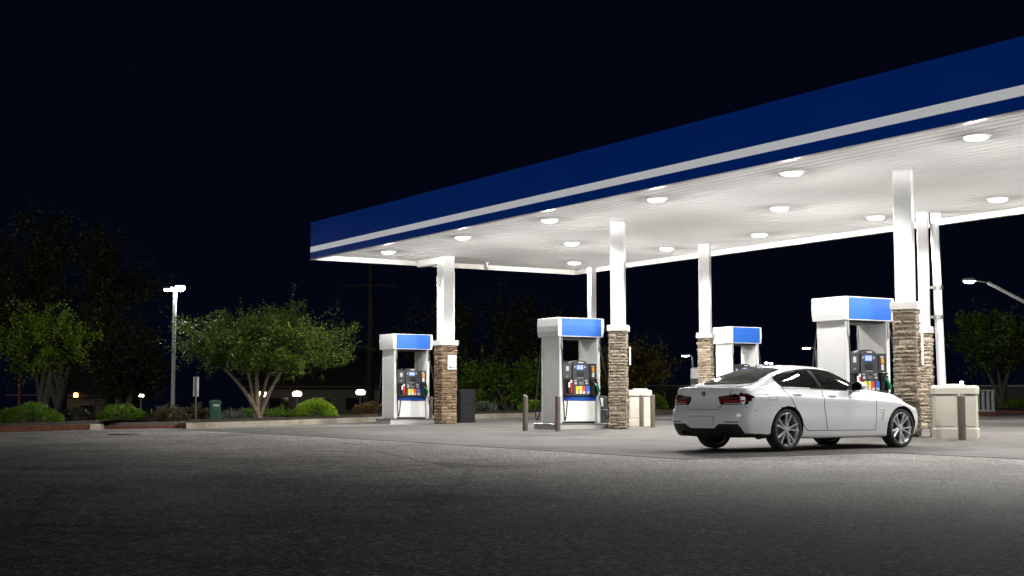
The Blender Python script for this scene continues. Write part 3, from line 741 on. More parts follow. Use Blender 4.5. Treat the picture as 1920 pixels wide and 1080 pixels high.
# ------------------------------------------------------------------ bollards and bins
bm0 = []
def bollard(px, py, Y, label, h=.82, r=.064):
    q = at(px, py, Y); z = gz(q[0], q[1]) + .02
    if not bm0:
        mb = MB(); mb.lathe([(1, -.06), (1, .95), (.93, .975), (.72, .992), (.4, 1.0), (0, 1.004)], 20); o = mb.build('bollard', M['bollard'], None, True, angle=60); bm0.append(o.data)
    else: o = link('bollard', bm0[0])
    o.location = (q[0], q[1], z); o.scale = (r, r, h)
    tag(o, label, 'bollard', 'brown steel bollards around the islands')
bollard(985, 807, 34.6, 'brown bollard left of the middle pump, clear of its plinth')
bollard(1046, 810, 33.7, 'brown bollard in front of the near corner of the middle pump', r=.062, h=.80)
bollard(1203, 800, 38.8, 'brown bollard against the beige bin, left one of the pair', r=.06)
bollard(1224, 803, 37.6, 'brown bollard at the right corner of the smaller beige bin', r=.062)
bollard(1804, 820, 26.6, 'brown bollard standing before the large beige bin at the right', r=.07, h=.80)
bollard(808, 788, 47.5, 'brown bollard between the far left pump and dark stone column', r=.06, h=.80)
bollard(1273, 780, 43.0, 'brown bollard showing beside the tail of the white car', r=.085, h=.66)

def rect_ring(w, d, c, z):                           # chamfered rectangle
    return [(-w + c, -d, z), (w - c, -d, z), (w, -d + c, z), (w, d - c, z), (w - c, d, z), (-w + c, d, z), (-w, d - c, z), (-w, -d + c, z)]
def loft(mb, rings, mi=0):
    n = len(rings[0]); vs = [p for r in rings for p in r]
    fs = [(k * n + i, k * n + (i + 1) % n, (k + 1) * n + (i + 1) % n, (k + 1) * n + i) for k in range(len(rings) - 1) for i in range(n)]
    fs += [tuple(range(n - 1, -1, -1)), tuple((len(rings) - 1) * n + i for i in range(n))]
    mb.add(vs, fs, mi)
def beige_bin(px, py, Y, w, d, h, rz, label):
    q = at(px, py, Y); z = gz(q[0], q[1]) + .02
    t = thing('litter_bin', (q[0], q[1], z), rz, label, 'bin', 'beige litter bins')
    mb = MB(); loft(mb, [rect_ring(w * .99, d * .99, .06, -.04), rect_ring(w * .99, d * .99, .06, .145), rect_ring(w * .965, d * .965, .06, .165)]); mb.build('base', M['beige'], t)
    mb = MB(); loft(mb, [rect_ring(w * .95, d * .95, .06, .16), rect_ring(w * .945, d * .945, .06, h - .15)]); bd = mb.build('body', M['beige'], t)
    mb = MB()
    for x0, x1 in ((-w * .86, -w * .04), (w * .04, w * .86)): mb.box(x0, x1, -d * .95 - .012, -d * .95 + .01, .20, h - .2, .008)
    mb.build('door_panel', M['beige'], bd)
    mb = MB(); loft(mb, [rect_ring(w, d, .07, h - .155), rect_ring(w * 1.01, d * 1.01, .07, h - .05), rect_ring(w * .98, d * .98, .08, h - .015), rect_ring(w * .90, d * .90, .1, h)]); ld = mb.build('lid', M['beige'], t)
    mb = MB(); mb.lathe([(.13, h + .001), (.20, h + .001), (.21, h + .02), (.19, h + .035), (.15, h + .02)], 24, cap=False); mb.build('mouth_ring', M['beige'], ld, True)
    mb = MB(); mb.lathe([(.0, h + .004), (.155, h + .004)], 24); mb.build('mouth', M['black'], ld)
    mb = MB(); mb.box(-w * .9, w * .9, -d - .004, -d + .02, h - .172, h - .158); mb.build('lid_shadow_gap', M['dark'], ld)
    return t
beige_bin(1790, 816, 27.6, .425, .40, .95, R(-12), 'large beige litter bin with round mouth, right of the car nose')
beige_bin(1201, 799, 39.6, .31, .30, .95, R(-6), 'smaller beige litter bin with paired bollards behind the middle column')
q = at(873, 792, 45.6); z = gz(q[0], q[1]) + .02
t = thing('trash_can', (q[0], q[1], z), R(14), 'dark grey square trash can beside the dark stone column', 'bin')
mb = MB(); loft(mb, [rect_ring(.262, .26, .03, -.03), rect_ring(.262, .26, .03, .06), rect_ring(.248, .25, .03, .065), rect_ring(.248, .25, .03, .93)]); mb.build('body', M['bin_black'], t)
mb = MB(); loft(mb, [rect_ring(.272, .27, .03, .93), rect_ring(.272, .27, .03, .97), rect_ring(.2, .2, .03, 1.02)]); mb.build('hood', M['bin_black'], t)
mb = MB(); mb.box(-.15, .15, -.262, -.249, .60, .80, .004); fm = mb.build('opening', M['bin_black'], t)
mb = MB()
for x0, x1, z0, z1 in ((-.18, .18, .80, .83), (-.18, .18, .57, .60), (-.18, -.15, .60, .80), (.15, .18, .60, .80)): mb.box(x0, x1, -.275, -.25, z0, z1, .005)
mb.build('opening_frame', M['bin_black'], t)
mb = MB(); mb.box(-.20, .20, -.268, -.25, .10, .50, .01); mb.build('front_panel', M['bin_black'], t)
# windscreen service caddy and black box right of the middle pump
q = at(1128, 797, 37.8); z = gz(q[0], q[1]) + .02
t = thing('windscreen_caddy', (q[0], q[1], z), R(5), 'charcoal windscreen service caddy with white towel box by the middle pump', 'caddy')
mb = MB(); loft(mb, [rect_ring(.15, .14, .03, 0), rect_ring(.155, .145, .03, .42), rect_ring(.14, .13, .03, .46), rect_ring(.135, .125, .03, .74), rect_ring(.10, .09, .03, .80)]); mb.build('body', M['dgrey'], t)
mb = MB(); mb.box(-.13, .02, -.16, -.12, .52, .74, .01); mb.build('towel_box', M['paper'], t)
mb = MB(); mb.tube([(-.08, -.08, .74), (-.10, -.10, .92)], .03, 8); mb.build('bottle', M['palegrey'], t, True)
mb = MB(); mb.box(-.152, .152, -.152, -.14, .44, .455); mb.build('shelf_lip', M['grey_metal'], t)
q = at(1141, 797, 38.4); mb = MB(); mb.box(-.12, .12, -.2, .2, 0, .53, .012); mb.box(-.125, .125, -.205, .205, .50, .535, .008)
tag(mb.build('bucket_box', M['black'], None, False, (q[0], q[1], gz(q[0], q[1]) + .02), TH), 'black box between service caddy and tan stone column', 'box')

# ------------------------------------------------------------------ white four-door car
def paint():
    m, n, l, p = _mat('car_paint')
    p.inputs['Base Color'].default_value = (.85, .87, .89, 1); p.inputs['Roughness'].default_value = .25
    p.inputs['Coat Weight'].default_value = .9; p.inputs['Coat Roughness'].default_value = .03
    return m
M['paint'] = paint()
M['glass'] = tinted('tinted_glass', (.06, .064, .068), .5)
M['gloss_black'] = solid('gloss_black', (.008, .008, .009), .12, coat=.5)
M['trim_black'] = solid('trim_black', (.016, .016, .017), .4, var=.15, scale=9)
M['gap'] = solid('panel_gap', (.02, .02, .02), .7)
M['chrome'] = solid('chrome', (.62, .62, .62), .14, metal=1.)
M['alloy'] = solid('alloy', (.72, .72, .73), .32, metal=.35, var=.05, scale=9)
M['alloy_d'] = solid('alloy_dark', (.05, .05, .053), .35, metal=.6)
M['disc'] = solid('brake_disc', (.25, .25, .25), .35, metal=.9)
M['tyre'] = solid('tyre', (.016, .016, .017), .7, var=.25, scale=20, bump=.2, bscale=60)
M['tail'] = solid('tail_lens', (.20, .006, .009), .08, coat=.8)
M['tail_b'] = solid('tail_lens_bright', (.36, .016, .012), .15, coat=.8)
M['tail_w'] = solid('tail_lens_clear', (.55, .50, .48), .1, coat=.8)
M['tail_d'] = solid('tail_lens_dark', (.045, .004, .006), .07, coat=.9)
M['amber'] = solid('amber_lens', (.70, .22, .02), .2, coat=.6)
M['lamp_glass'] = solid('headlamp', (.25, .26, .27), .06, metal=.4, coat=1.)
M['seat'] = solid('seat_fabric', (.02, .02, .022), .8)

car = thing('car', (2.94, 22.87, -.118), R(36.36), 'white four-door coupe parked before the stone column, tail towards the camera', 'car')
car.scale = (.97, .97, .97)
def spl(pts):                                        # smooth 1-D interpolation (pchip)
    x = np.array([p[0] for p in pts], float); y = np.array([p[1] for p in pts], float)
    h = np.diff(x); d = np.diff(y) / h; m = np.zeros_like(y)
    for i in range(1, len(x) - 1):
        if d[i - 1] * d[i] > 0:
            w1 = 2 * h[i] + h[i - 1]; w2 = h[i] + 2 * h[i - 1]; m[i] = (w1 + w2) / (w1 / d[i - 1] + w2 / d[i])
    m[0], m[-1] = d[0], d[-1]
    def f(t):
        t = min(max(float(t), x[0]), x[-1]); i = int(min(max(np.searchsorted(x, t) - 1, 0), len(h) - 1)); s = (t - x[i]) / h[i]
        return float((1 + 2 * s) * (1 - s) ** 2 * y[i] + s * (1 - s) ** 2 * h[i] * m[i] + s * s * (3 - 2 * s) * y[i + 1] + s * s * (s - 1) * h[i] * m[i + 1])
    return f
ztop = spl([(0, 1.000), (.10, 1.015), (.25, 1.025), (.45, 1.055), (.62, 1.105), (.85, 1.20), (1.1, 1.283), (1.35, 1.342), (1.6, 1.375), (1.85, 1.39), (2.1, 1.385), (2.3, 1.36), (2.5, 1.295), (2.75, 1.185), (2.95, 1.09), (3.08, 1.035), (3.25, 1.008), (3.6, .965), (3.95, .915), (4.25, .845), (4.45, .765), (4.64, .66)])
zbelt = spl([(0, .945), (.2, .965), (.4, .985), (.7, .998), (1.05, .996), (1.6, .982), (2.2, .968), (2.9, .945), (3.2, .93), (3.6, .905), (3.95, .87), (4.25, .80), (4.64, .62)])
ybelt = spl([(0, .755), (.25, .775), (.5, .79), (.9, .805), (1.4, .82), (2.2, .83), (2.9, .825), (3.3, .81), (3.7, .79), (4.1, .75), (4.64, .66)])
zrail = spl([(0, .985), (.25, 1.010), (.45, 1.035), (.65, 1.083), (.85, 1.150), (1.1, 1.225), (1.35, 1.278), (1.6, 1.312), (1.85, 1.328), (2.1, 1.322), (2.3, 1.292), (2.5, 1.225), (2.7, 1.135), (2.88, 1.045), (3.0, 1.0), (3.25, .978), (3.6, .945), (3.95, .90), (4.25, .83), (4.64, .65)])
yrail = spl([(0, .66), (.3, .67), (.5, .665), (.75, .635), (1.0, .60), (1.3, .58), (1.7, .585), (2.1, .595), (2.4, .62), (2.7, .665), (2.95, .715), (3.2, .70), (3.6, .68), (4.1, .62), (4.64, .5)])
ymax = spl([(0, .865), (.3, .885), (.6, .905), (1.05, .914), (1.5, .905), (2.2, .898), (3.0, .90), (3.5, .908), (3.86, .912), (4.2, .895), (4.45, .86), (4.64, .80)])
zsill = spl([(0, .22), (.5, .20), (.9, .185), (2.0, .18), (3.4, .185), (4.0, .19), (4.64, .19)])
zcr = spl([(0, .84), (.4, .862), (.8, .866), (1.3, .858), (2.2, .838), (3.16, .812), (3.5, .80), (4.64, .60)])
xR = spl([(.15, .15), (.24, .085), (.34, .03), (.42, .004), (.55, .0), (.63, .018), (.655, .045), (.70, .070), (.80, .088), (.90, .070), (.965, .035), (1.0, .012), (1.05, .012)])
xF = spl([(.15, .10), (.24, .04), (.36, .0), (.52, .0), (.62, .03), (.72, .09), (.80, .14), (.9, .16)])
NS = [2, 4, 5, 8, 8, 6, 5, 6, 3, 8, 9, 5, 8, 8]      # samples per section segment
def catmull(P):
    P = np.array(P, float); out = []; n = len(P)
    for i in range(n - 1):
        p0 = P[max(i - 1, 0)]; p1 = P[i]; p2 = P[i + 1]; p3 = P[min(i + 2, n - 1)]
        if i == 0: p0 = 2 * p1 - p2
        if i == n - 2: p3 = 2 * p2 - p1
        t0 = 0; t1 = t0 + max(1e-6, np.linalg.norm(p1 - p0)) ** .5; t2 = t1 + max(1e-6, np.linalg.norm(p2 - p1)) ** .5; t3 = t2 + max(1e-6, np.linalg.norm(p3 - p2)) ** .5
        k = NS[i]
        for t in np.linspace(t1, t2, k, endpoint=False):
            a1 = (t1 - t) / (t1 - t0) * p0 + (t - t0) / (t1 - t0) * p1; a2 = (t2 - t) / (t2 - t1) * p1 + (t - t1) / (t2 - t1) * p2; a3 = (t3 - t) / (t3 - t2) * p2 + (t - t2) / (t3 - t2) * p3
            b1 = (t2 - t) / (t2 - t0) * a1 + (t - t0) / (t2 - t0) * a2; b2 = (t3 - t) / (t3 - t1) * a2 + (t - t1) / (t3 - t1) * a3
            out.append((t2 - t) / (t2 - t1) * b1 + (t - t1) / (t2 - t1) * b2)
    out.append(P[-1]); return np.array(out)
_sc = {}
def section(x):
    key = round(x, 4)
    if key in _sc: return _sc[key]
    zs, zb, yb, zr, yr, zt, ym, zc = zsill(x), zbelt(x), ybelt(x), zrail(x), yrail(x), ztop(x), ymax(x), zcr(x)
    zc = min(zc, zb - .07); gh = zr - zb
    P = [(0, zs + .02), (ym * .62, zs + .012), (ym - .085, zs + .005), (ym - .055, zs + .03), (ym - .030, zs + .13), (ym - .004, .50 if x < 4.2 else .42), (ym, .64 if x < 4.1 else .55), (ym + .002, zc), (ym - .032, zc + .024),
         (yb + .012, zb - .022), (yb - .004, zb + .004), ((yb + yr) / 2 + .018, zb + gh * .55), (yr + .012, zr - .012 * min(1, gh * 4)), (yr * .80, zr + (zt - zr) * .50), (0, zt)]
    P = [(a, min(b, zt)) for a, b in P]
    r = catmull(P); r[0, 0] = 0; r[-1, 0] = 0
    _sc[key] = r; return r
D_R, N_R, D_F, N_F = .30, 3.0, .46, 2.4
def plan(k, D, n): return D * (1 - (1 - k ** n) ** (1 / n))
def ringpts(kind, s):                                # list of (x, y, z) for the right half, bottom to top
    if kind == 'rear':
        xp = plan(s, D_R, N_R); r = section(xp); return np.stack([xp + np.array([xR(z) for z in r[:, 1]]), r[:, 0] * s, r[:, 1]], 1)
    if kind == 'front':
        xp = 4.64 - plan(s, D_F, N_F); r = section(xp); return np.stack([xp - np.array([xF(z) for z in r[:, 1]]), r[:, 0] * s, r[:, 1]], 1)
    r = section(s); wr = max(0, 1 - (s - D_R) / .45); wf = max(0, 1 - (4.64 - D_F - s) / .5)
    wr = wr * wr * (3 - 2 * wr); wf = wf * wf * (3 - 2 * wf)
    return np.stack([s + wr * np.array([xR(z) for z in r[:, 1]]) - wf * np.array([xF(z) for z in r[:, 1]]), r[:, 0], r[:, 1]], 1)
ks = np.sin(np.linspace(0, math.pi / 2, 46)) ** .85; ks[0] = 1e-4
rings = [ringpts('rear', k) for k in ks[:-1]] + [ringpts('mid', x) for x in np.arange(D_R, 4.64 - D_F + 1e-6, .0155)] + [ringpts('front', k) for k in np.sin(np.linspace(math.pi / 2, 0, 30))[1:-1]] + [ringpts('front', 1e-4)]
A3 = np.array(rings)                                  # (rings, nv, 3), y positive
nv = A3.shape[1]
# plate recess pressed into the bumper
msk = (A3[:, :, 0] < .25) & (A3[:, :, 1] < .275) & (A3[:, :, 2] > .385) & (A3[:, :, 2] < .545); A3[:, :, 0][msk] += .022
full = np.concatenate([A3 * [1, -1, 1], A3[:, ::-1][:, 1:]], 1); nr, nf = full.shape[:2]
VV = full.reshape(-1, 3)
ii = (np.arange(nr - 1)[:, None] * nf + np.arange(nf - 1)[None])
FF = np.stack([ii, ii + nf, ii + nf + 1, ii + 1], -1).reshape(-1, 4)
CC = VV[FF].mean(1); cx, cy, cz = CC[:, 0], np.abs(CC[:, 1]), CC[:, 2]; cq = cx + cy
def inpoly(px, py, poly):
    r = np.zeros(len(px), bool); n = len(poly)
    for i in range(n):
        (x1, y1), (x2, y2) = poly[i], poly[(i + 1) % n]
        c = ((y1 > py) != (y2 > py)); r ^= c & (px < (x2 - x1) * (py - y1) / (y2 - y1 + 1e-12) + x1)
    return r
WX0, WX1 = 1.05, 3.86; WZ = .33; RA = .372
xsw = np.linspace(.965, 2.86, 60)
def wtop(x): return min(zrail(x) - .022, 9)
def zwin0(x): return zbelt(x) + .012
win_up = [(x, max(zwin0(x) + .004, wtop(x))) for x in np.linspace(1.13, 2.86, 40)]
POLY_WIN = [(1.04, zwin0(1.04)), (.985, 1.06), (.955, 1.115), (.975, 1.155), (1.04, 1.19)] + win_up + [(2.88, zwin0(2.88))]
POLY_FD = [(1.935, .975), (2.9, .955), (3.135, .94), (3.195, .80), (3.20, .55), (3.19, .305), (2.01, .305), (1.97, .45), (1.91, .70), (1.905, .83)]
POLY_RD = [(1.0, .995), (1.10, .85), (1.205, .70), (1.34, .51), (1.47, .355), (1.53, .315), (1.60, .305), (2.01, .305), (1.97, .45), (1.91, .70), (1.905, .83), (1.935, .975)]
POLY_TL = [(.40, .850), (.63, .872), (.90, .906), (1.03, .898), (1.20, .852), (1.19, .835), (1.07, .755), (.99, .726), (.47, .722), (.43, .76)]
part = np.full(len(FF), 'body_shell', dtype=object)
side = cy > .5
part[(cx < .72) & (cz < .655)] = 'rear_bumper'
part[(cx > 4.0) & (cz < .62)] = 'front_bumper'
part[side & (cx > 1.05) & (cx < 3.86) & (cz < .302)] = 'sill'
part[side & inpoly(cx, cz, POLY_FD)] = 'front_door'; part[side & inpoly(cx, cz, POLY_RD)] = 'rear_door'
part[(cx < .50) & (cz > .648) & (((cy < .42) & (cz < .87)) | ((cy < .69) & (cz >= .862)))] = 'boot_lid'
part[(cx > 3.05) & (cx < 4.42) & (cy < .66) & (cz > .72)] = 'bonnet'
zr_c = np.array([zbelt(x) for x in np.clip(cx, 0, 4.64)])
part[side & (cz > zr_c) & inpoly(cx, cz, POLY_WIN)] = 'side_window'
yrg = np.interp(cx, [.46, .55, 1.0, 1.36], [.56, .615, .525, .49]); part[(cx > .47 + .10 * (cy / .6) ** 2) & (cx < 1.36 - .05 * (cy / .5) ** 2) & (cy < yrg) & (cz > 1.04)] = 'rear_window'
yws = np.interp(cx, [2.22, 2.6, 3.0], [.50, .56, .64]); part[(cx > 2.22) & (cx < 3.0 - .12 * (cy / .6) ** 2) & (cy < yws) & (cz > 1.0)] = 'windscreen'
part[(cx < .6) & inpoly(cq, cz, POLY_TL)] = 'tail_light'
zdiff = np.interp(cq, [0, .30, .37, .84, .985, 1.3, 2], [.352, .352, .415, .415, .275, .262, .262]); part[(cx < .75) & (cz < zdiff)] = 'diffuser'
part[(cx < .3) & (cq > .53) & (cq < .83) & (cz > .440) & (cz < .4585)] = 'reflector'
part[(cx > 3.95) & (cy > .50) & inpoly(cx, cz, [(4.05, .80), (4.30, .80), (4.60, .68), (4.60, .60), (4.35, .66)])] = 'headlight'
part[(cx > 4.3) & (cy < .5) & (cz > .36) & (cz < .62)] = 'grille'
keep = ~((cy > .45) & (((cx - WX0) ** 2 + (cz - WZ) ** 2 < RA ** 2) | ((cx - WX1) ** 2 + (cz - WZ) ** 2 < RA ** 2)) & (cz < .76))
PM = dict(body_shell='paint', rear_bumper='paint', front_bumper='paint', sill='paint', front_door='paint', rear_door='paint', boot_lid='paint', bonnet='paint', side_window='glass', rear_window='glass', windscreen='glass', tail_light='tail_d', diffuser='trim_black', reflector='tail', headlight='lamp_glass', grille='gloss_black')
CARP = {}
def submesh(name, sel):
    f = FF[sel]; u, inv = np.unique(f, return_inverse=True); v = VV[u].copy(); f = inv.reshape(-1, 4)
    # snap arch edge vertices onto the true circle
    for wx in (WX0, WX1):
        d = np.hypot(v[:, 0] - wx, v[:, 2] - WZ); m_ = (np.abs(v[:, 1]) > .58) & (d < RA + .002) & (v[:, 2] < .76) & (d > 1e-3) & (v[:, 2] >= .24)
        lo_ = (np.abs(v[:, 1]) > .58) & (d < RA) & (v[:, 2] < .24); v[lo_, 0] = wx + np.sign(v[lo_, 0] - wx) * np.sqrt(RA ** 2 - (v[lo_, 2] - WZ) ** 2)
        v[m_, 0] = wx + (v[m_, 0] - wx) / d[m_] * RA; v[m_, 2] = WZ + (v[m_, 2] - WZ) / d[m_] * RA
    me = bpy.data.meshes.new(name); me.from_pydata(v.tolist(), [], f.tolist()); me.materials.append(M[PM[name]])
    me.polygons.foreach_set('use_smooth', [True] * len(me.polygons))
    return link(name, me, car)
two = ('front_door', 'rear_door', 'side_window', 'tail_light', 'reflector', 'headlight', 'sill')
for nme in PM:
    sel = keep & (part == nme)
    if not sel.any(): continue
    if nme in two:
        for sg in (-1, 1):
            s2 = sel & (CC[:, 1] * sg > 0)
            if s2.any(): CARP[nme, sg] = submesh(nme, s2)
    else: CARP[nme] = submesh(nme, sel)
def ys(x, z):                                         # outer half-width at (x, z)
    r = section(x); m_ = np.argmax(r[:, 0] > r[:, 0].max() - .03); lo = r[2:, :]
    return float(np.interp(z, lo[:, 1], lo[:, 0]))
def surfq(q, z):                                      # point on the rear corner with x + |y| = q
    pts = []
    for k in np.linspace(.0, 1, 50):
        xp = plan(k, D_R, N_R); pts.append((xp + xR(z), ys(xp, z) * k))
    for x in np.linspace(D_R + .02, 1.0, 25):
        w = max(0, 1 - (x - D_R) / .45); w = w * w * (3 - 2 * w); pts.append((x + w * xR(z), ys(x, z)))
    pts = np.array(pts); qq = pts.sum(1); i = np.argsort(qq)
    return float(np.interp(q, qq[i], pts[i, 0])), float(np.interp(q, qq[i], pts[i, 1]))
def dens(pl_, n=8):
    o = []
    for (a, b), (c, d) in zip(pl_[:-1], pl_[1:]):
        for k in range(n): o.append((a + (c - a) * k / n, b + (d - b) * k / n))
    return o + [pl_[-1]]
def side_line(name, poly, r, mat, sg, par, n=6, out=0.):
    m_ = MB(); m_.tube([(x, sg * (ys(x, z) + out), z) for x, z in dens(poly, n)], r, 6); return m_.build(name, M[mat], par, True)
def rear_line(name, poly, r, mat, sg, par, n=6, out=0.):
    P = []
    for q, z in dens(poly, n): x, y = surfq(q, z); P.append((x - out, sg * (y + out * .3), z))
    m_ = MB(); m_.tube(P, r, 6); return m_.build(name, M[mat], par, True)
BS = CARP['body_shell']
for sg in (-1, 1):
    fd = CARP['front_door', sg]; rd = CARP['rear_door', sg]
    side_line('door_gap', [(1.935, .97), (1.905, .83), (1.91, .70), (1.97, .45), (2.012, .305)], .0045, 'gap', sg, fd)
    side_line('door_gap', [(3.12, .94), (3.175, .86), (3.195, .78), (3.20, .55), (3.19, .305), (2.012, .305)], .0045, 'gap', sg, fd)
    side_line('door_gap', [(1.01, .99), (1.10, .85), (1.205, .70), (1.34, .51), (1.47, .355), (1.53, .315), (1.60, .305), (2.012, .305)], .0045, 'gap', sg, rd)
    wt = side_line('window_trim', POLY_WIN[1:] + [(2.88, zwin0(2.88))], .011, 'gloss_black', sg, BS, 2)
    side_line('chrome_strip', [(2.87, zwin0(2.87) - .012), (1.9, zwin0(1.9) - .012), (1.04, zwin0(1.04) - .012), (.975, 1.06), (.942, 1.118), (.965, 1.163), (1.04, 1.203), (1.2, wtop(1.2) + .014)], .0055, 'chrome', sg, BS, 4, .006)
    # door pillar between the two side panes
    m_ = MB(); pl_ = [(1.955, zwin0(1.95)), (1.79, wtop(1.80))]
    for (xa, za), (xb, zb_) in (((1.93, zwin0(1.93)), (1.815, wtop(1.815))),):
        vs = []
        for k in range(9):
            u = k / 8; z = za + (zb_ - za) * u
            for dx in (-.035, .035):
                xx = xa + (xb - xa) * u + dx; vs.append((xx, sg * (ys(xx, z) + .004), z))
        m_.add(vs, [(2 * k, 2 * k + 1, 2 * k + 3, 2 * k + 2) for k in range(8)])
    m_.build('door_pillar', M['gloss_black'], BS)
    # handles
    for hx_, hz_, par in ((1.29, .882, rd), (2.13, .866, fd)):
        m_ = MB(); yy = ys(hx_, hz_)
        m_.tube([(hx_ - .105, sg * (yy - .004), hz_ - .004), (hx_ - .075, sg * (yy + .022), hz_ + .002), (hx_, sg * (yy + .030), hz_ + .006), (hx_ + .07, sg * (yy + .022), hz_ + .002), (hx_ + .10, sg * (yy - .004), hz_ - .004)], [.008, .016, .0185, .016, .008], 10)
        m_.build('handle', M['paint'], par, True)
        m_ = MB(); m_.lathe([(.0, .0), (.03, .0), (.05, .004)], 16, M4=Matrix.Translation((hx_, sg * (yy - .001), hz_ - .018)) @ Matrix.Rotation(sg * -math.pi / 2, 4, 'X') @ Matrix.Diagonal((1.2, .55, 1, 1))); m_.build('handle_shade_cup', M['grey_metal'], par, True)  # grey on the white cup paints in the shade behind the handle
    # mirror
    m_ = MB(); y0 = ys(2.74, .985)
    cxm, cym, czm = 2.70, y0 + .14, 1.035; vs = []; fs = []; nu, nw = 14, 9
    for j in range(nw + 1):
        ph = -math.pi / 2 + math.pi * j / nw
        for i in range(nu):
            th = 2 * math.pi * i / nu; sxx = math.copysign(abs(math.cos(th)) ** .7, math.cos(th)); syy = math.copysign(abs(math.sin(th)) ** .7, math.sin(th))
            xx = math.cos(ph) * sxx * .14; xx = min(xx, .14) if xx > 0 else max(xx, -.045)
            vs.append((cxm + xx, sg * (cym + math.cos(ph) * syy * .115), czm + math.sin(ph) * .075))
    for j in range(nw):
        for i in range(nu): fs.append((j * nu + i, j * nu + (i + 1) % nu, (j + 1) * nu + (i + 1) % nu, (j + 1) * nu + i))
    m_.add(vs, fs)
    m_.mi = [1 if (sum(m_.v[q][2] for q in f) / 4 < czm - .045 or sum(m_.v[q][0] for q in f) / 4 < cxm - .042) else 0 for f in m_.f]
    mr_ = m_.build('mirror', [M['paint'], M['gloss_black']], car, True)
    m_ = MB(); m_.tube([(2.78, sg * (y0 - .02), .975), (2.75, sg * (y0 + .03), .985), (2.72, sg * (y0 + .09), 1.0)], [.03, .022, .022], 8); m_.prism([(2.70, .955), (2.90, .952), (2.80, 1.0)], sg * (y0 - .03), sg * (y0 + .008), 'y'); m_.build('mirror_foot', M['gloss_black'], mr_, True)
    # fender vent, side marker, fuel flap
    m_ = MB()
    for (xa, za), (xb, zb_) in (((3.30, .655), (3.395, .66)), ((3.395, .66), (3.345, .47)), ((3.31, .605), (3.365, .608))): m_.tube([(xa, sg * (ys(xa, za) + .002), za), (xb, sg * (ys(xb, zb_) + .002), zb_)], .008, 6)
    m_.build('fender_vent', M['grey_metal'], BS)
    m_ = MB(); m_.tube([(4.20, sg * (.800), .60), (4.235, sg * (.785), .54), (4.27, sg * (.765), .49)], .012, 6); m_.build('side_marker', M['amber'], CARP['front_bumper'])
    if sg < 0: side_line('fuel_flap', [(.60, .95), (.80, .95), (.80, .80), (.62, .80), (.60, .95)], .003, 'gap', sg, BS, 4)
    # bumper seam, tail light inserts
    rear_line('bumper_gap', [(1.26, .625), (1.10, .655), (.98, .70)], .0035, 'gap', sg, CARP['rear_bumper'])
    tl = CARP['tail_light', sg]
    rear_line('light_bar', [(.49, .775), (.60, .778), (.80, .782), (.98, .785)], .016, 'tail_b', sg, tl, 5, -.006)
    rear_line('light_bar', [(.47, .808), (.60, .812), (.85, .825)], .010, 'tail', sg, tl, 5, -.004)
    rear_line('clear_bar', [(.53, .742), (.75, .744), (.95, .748)], .0085, 'tail_w', sg, tl, 5, -.002)
    rear_line('light_rim', POLY_TL + POLY_TL[:1], .004, 'gap', sg, tl, 3)
    rear_line('lamp_split', [(.615, .722), (.63, .872)], .004, 'gap', sg, tl, 3)
    # wheel housing
    for wx in (WX0, WX1):
        m_ = MB(); vs = []; n = 30; yo = [ys(wx + .36 * math.cos(a), min(.74, max(.2, WZ + .36 * math.sin(a)))) for a in np.linspace(-.45, math.pi + .45, n)]
        an = np.linspace(-.45, math.pi + .45, n)
        for i, a in enumerate(an):
            for yy, rr_ in ((yo[i] - .006, RA - .001), (yo[i] - .03, RA - .012), (.50, RA - .012)): vs.append((wx + rr_ * math.cos(a), sg * yy, WZ + rr_ * math.sin(a)))
        m_.add(vs, [(3 * i + j, 3 * i + j + 1, 3 * i + 4 + j, 3 * i + 3 + j) for i in range(n - 1) for j in (0, 1)])
        b0 = len(m_.v); vs = [(wx, sg * .50, WZ)] + [(wx + (RA - .012) * math.cos(a), sg * .50, WZ + (RA - .012) * math.sin(a)) for a in an]
        m_.add(vs, [(0, i + 1, i + 2) for i in range(n - 1)]); m_.build('wheel_housing', M['rubber'], car, False)
# boot lid gaps, plates, emblem, lettering, exhausts
BL = CARP['boot_lid']; RB = CARP['rear_bumper']
for sg in (-1, 1):
    rear_line('boot_gap', [(.0, .648), (.40, .648), (.47, .70), (.475, .722)], .005, 'gap', sg, BL)
    rear_line('boot_gap', [(.63, .872), (.665, .90), (.71, .955)], .0045, 'gap', sg, BL)
    pts_ = []
    for x in np.linspace(.135, .50, 12): pts_.append((x, sg * .66, float(np.interp(.66, section(x)[::-1][:30, 0], section(x)[::-1][:30, 1])) + .001))
    m_ = MB(); m_.tube(pts_, .004, 6); m_.build('boot_gap', M['gap'], BL)
m_ = MB()                                             # lip along the boot edge
P_ = []
for y in np.linspace(-.66, .66, 31):
    k = abs(y) / ys(.05, .985); P_.append((plan(min(1, k), D_R, N_R) + xR(.99) - .004, y, .992 - .02 * (y / .66) ** 2))
m_.tube(P_, .012, 8); m_.build('boot_lip', M['paint'], BL, True)
def rearx(y, z): k = min(1, abs(y) / max(.3, ys(.05, z))); return plan(k, D_R, N_R) + xR(z)
m_ = MB(); ex = rearx(0, .905) - .003; Mx = Matrix.Translation((ex, .0, .905)) @ Matrix.Rotation(-math.pi / 2 - .14, 4, 'Y')
m_.lathe([(0, .006), (.034, .006), (.036, .009), (.041, .009), (.043, .0)], 24, M4=Mx); em = m_.build('emblem', M['gloss_black'], BL, True)
m_ = MB()
for q0 in (0, 2):
    a = np.linspace(q0 * math.pi / 2, (q0 + 1) * math.pi / 2, 7); m_.add([(0, 0, .0085)] + [(.025 * math.cos(t_), .025 * math.sin(t_), .0085) for t_ in a], [(0, i + 1, i + 2) for i in range(6)], 0, Mx)
m_.build('emblem_quarter', M['tail_w'], BL)
m_ = MB()
